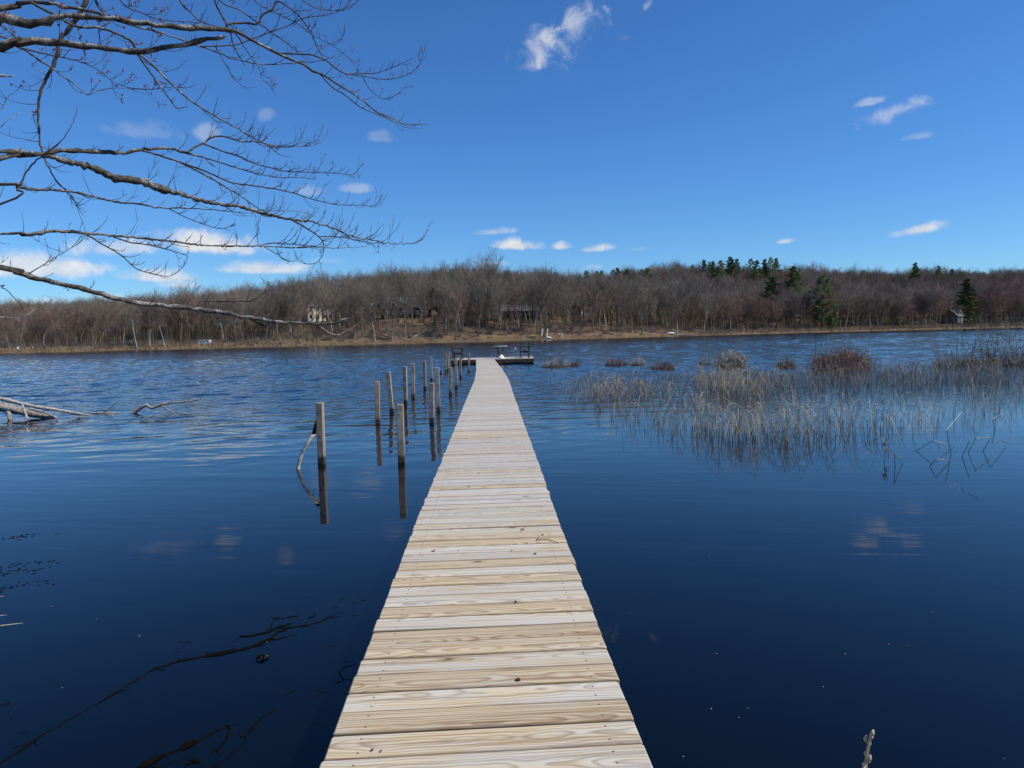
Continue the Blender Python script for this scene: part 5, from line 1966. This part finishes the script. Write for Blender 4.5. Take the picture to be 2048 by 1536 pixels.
L((5.0, 5.2), [(-60, 255, 1.3), (-20, 235, 1.1), (5, 215, 1), (15, 195, .8), (35, 180, .6), (42, 165, .3)], tw=8, twl=40)
L((5.0, 5.2), [(-60, 300, 1.2), (-20, 270, 1), (10, 245, .8), (40, 225, .4)], tw=7, twl=35)

mats = {'bark': M_bark, 'dark': M_twig, 'pale': M_paletwig}
rb_ = random.Random(17)
made = []       # (px, py, depth) samples of finished limbs
buds = MB()


def w2px(pt):
    v = pt - CAM
    zz = v.dot(fwd)
    return 1024 + F * v.dot(rgt) / zz, 768 - F * v.dot(upv) / zz


for li, lm in enumerate(LIMBS):
    d0, d1 = lm['d']
    pts = lm['p']
    x0, y0 = pts[0][0], pts[0][1]
    best = min(made, key=lambda q: (q[0] - x0) ** 2 + (q[1] - y0) ** 2) if made else None
    if best and (best[0] - x0) ** 2 + (best[1] - y0) ** 2 < 144 and x0 > 5:
        dd = best[2] - d0
        d0, d1 = d0 + dd, d1 + dd * .6
    tot = sum(math.hypot(pts[i + 1][0] - pts[i][0], pts[i + 1][1] - pts[i][1]) for i in range(len(pts) - 1))
    run = 0
    W3 = []
    wob = rb_.uniform(-.12, .12)
    for i, (px, py, r_) in enumerate(pts):
        if i:
            run += math.hypot(px - pts[i - 1][0], py - pts[i - 1][1])
        u = run / tot
        dep = d0 + (d1 - d0) * u + wob * math.sin(u * 6)
        W3.append((at_d(px, py, dep), r_ * .81 / F * dep))
    if x0 <= 0:      # run the limb back to the trunk
        p_, r_ = W3[0]
        sl = (W3[1][0].z - p_.z) / max(.05, W3[1][0].x - p_.x)
        sl = max(-.35, min(.35, sl))
        gap_ = p_.x - TX
        e = Vector((TX, TY, max(1.2, min(9, p_.z - sl * gap_ * .6))))
        m_ = e.lerp(p_, .5)
        m_.z = p_.z - sl * gap_ * .42
        W3 = [(e, max(r_ * 1.5, .012)), (m_, max(r_ * 1.25, .01))] + W3
    step = max(.018, min(.06, W3[0][1] * 1.2))
    P, rr = catmull(W3, step)
    thick = max(rr)
    made += [(*w2px(P[i]), P[i].y) for i in range(0, len(P), 3)]
    if lm['tip'] == 'broken':
        rr[-1] *= .55
    b = MB()
    jit = .13 if thick > .012 else .05
    rj = [q * (1 + rb_.gauss(0, jit)) for q in rr]
    amp = min(.006, thick * .18)
    b.tube([q - MO + Vector((rb_.gauss(0, amp), rb_.gauss(0, amp), rb_.gauss(0, amp))) * (0.6 if i % 2 else 1) for i, q in enumerate(P)], rj, 9 if thick > .02 else (6 if thick > .008 else 4))
    mt = mats[lm['mat']] if thick > .0075 or lm['mat'] != 'bark' else M_twig
    br = obj('branch', b, mt, maple, smooth=True)
    if lm['tip'] == 'broken':
        b = MB()
        e, dv = P[-1] - MO, (P[-1] - P[-4]).normalized()
        for _ in range(5):
            o_ = Vector((rb_.gauss(0, .006), rb_.gauss(0, .006), rb_.gauss(0, .006)))
            b.tube([e + o_ - dv * .03, e + o_ + dv * rb_.uniform(.005, .03)], [rr[-4] * .55, rr[-4] * .12], 5)
        obj('splintered_end', b, M_paletwig, br)
    n_tw = lm['tw']
    if not n_tw:
        continue
    tb = MB()
    n = len(P)
    for k in range(int(n_tw * 1.7)):
        f = .12 + .86 * ((k + rb_.random()) / (n_tw * 1.7)) ** .8
        i = min(int(f * (n - 1)), n - 2)
        if w2px(P[i])[0] < -60:
            continue
        p_ = P[i].lerp(P[i + 1], .5)
        ax = (P[i + 1] - P[i]).normalized()
        Lw = lm['twl'] / F * p_.y * rb_.uniform(.45, 1.35)
        dv = (ax * rb_.uniform(.5, 1.1) + Vector((rb_.gauss(0, .45), rb_.gauss(0, .6), rb_.gauss(.05, .55)))).normalized()
        q, pts_, rad_ = p_.copy(), [p_ - MO], [min(rr[i] * .7, .0030)]
        segs = 6
        for j in range(segs):
            dv = (dv + Vector((rb_.gauss(0, .12), rb_.gauss(0, .12), .17 + rb_.gauss(0, .10)))).normalized()
            q = q + dv * Lw / segs
            pts_.append(q - MO)
            rad_.append(rad_[0] * (1 - .62 * (j + 1) / segs))
        tb.tube(pts_, rad_, 4, cap=False)
        tips = [pts_[-1]]
        for j in range(rb_.choice((0, 1, 1, 2, 3))):
            i2 = rb_.randint(1, segs - 1)
            d2 = ((pts_[i2 + 1] - pts_[i2]).normalized() + Vector((rb_.gauss(0, .6), rb_.gauss(0, .6), rb_.gauss(.2, .5)))).normalized()
            q2 = pts_[i2].copy()
            sp = [q2.copy()]
            L2 = Lw * rb_.uniform(.15, .5)
            for _ in range(3):
                d2 = (d2 + Vector((0, 0, .2))).normalized()
                q2 = q2 + d2 * L2 / 3
                sp.append(q2.copy())
            tb.tube(sp, [.0020, .0017, .0014, .0011], 4, cap=False)
            tips.append(sp[-1])
        xx, yy_ = w2px(p_)
        red = xx < 320 and yy_ < 240
        for tp in tips:
            if rb_.random() < (.55 if red else .28):
                for _ in range(4 if red else 1):
                    c_ = tp + Vector((rb_.gauss(0, .006), rb_.gauss(0, .006), rb_.gauss(0, .007)))
                    sz = rb_.uniform(.003, .0065) if red else rb_.uniform(.0025, .004)
                    buds.tube([c_ - Vector((0, 0, sz)), c_, c_ + Vector((sz * .3, 0, sz * 1.4))], [sz * .4, sz, sz * .3], 5)
    tw_ = obj('twigs', tb, M_twig, br)
    tw_['kind'] = 'stuff'
o = obj('buds', buds, M_bud, maple)
o['kind'] = 'stuff'
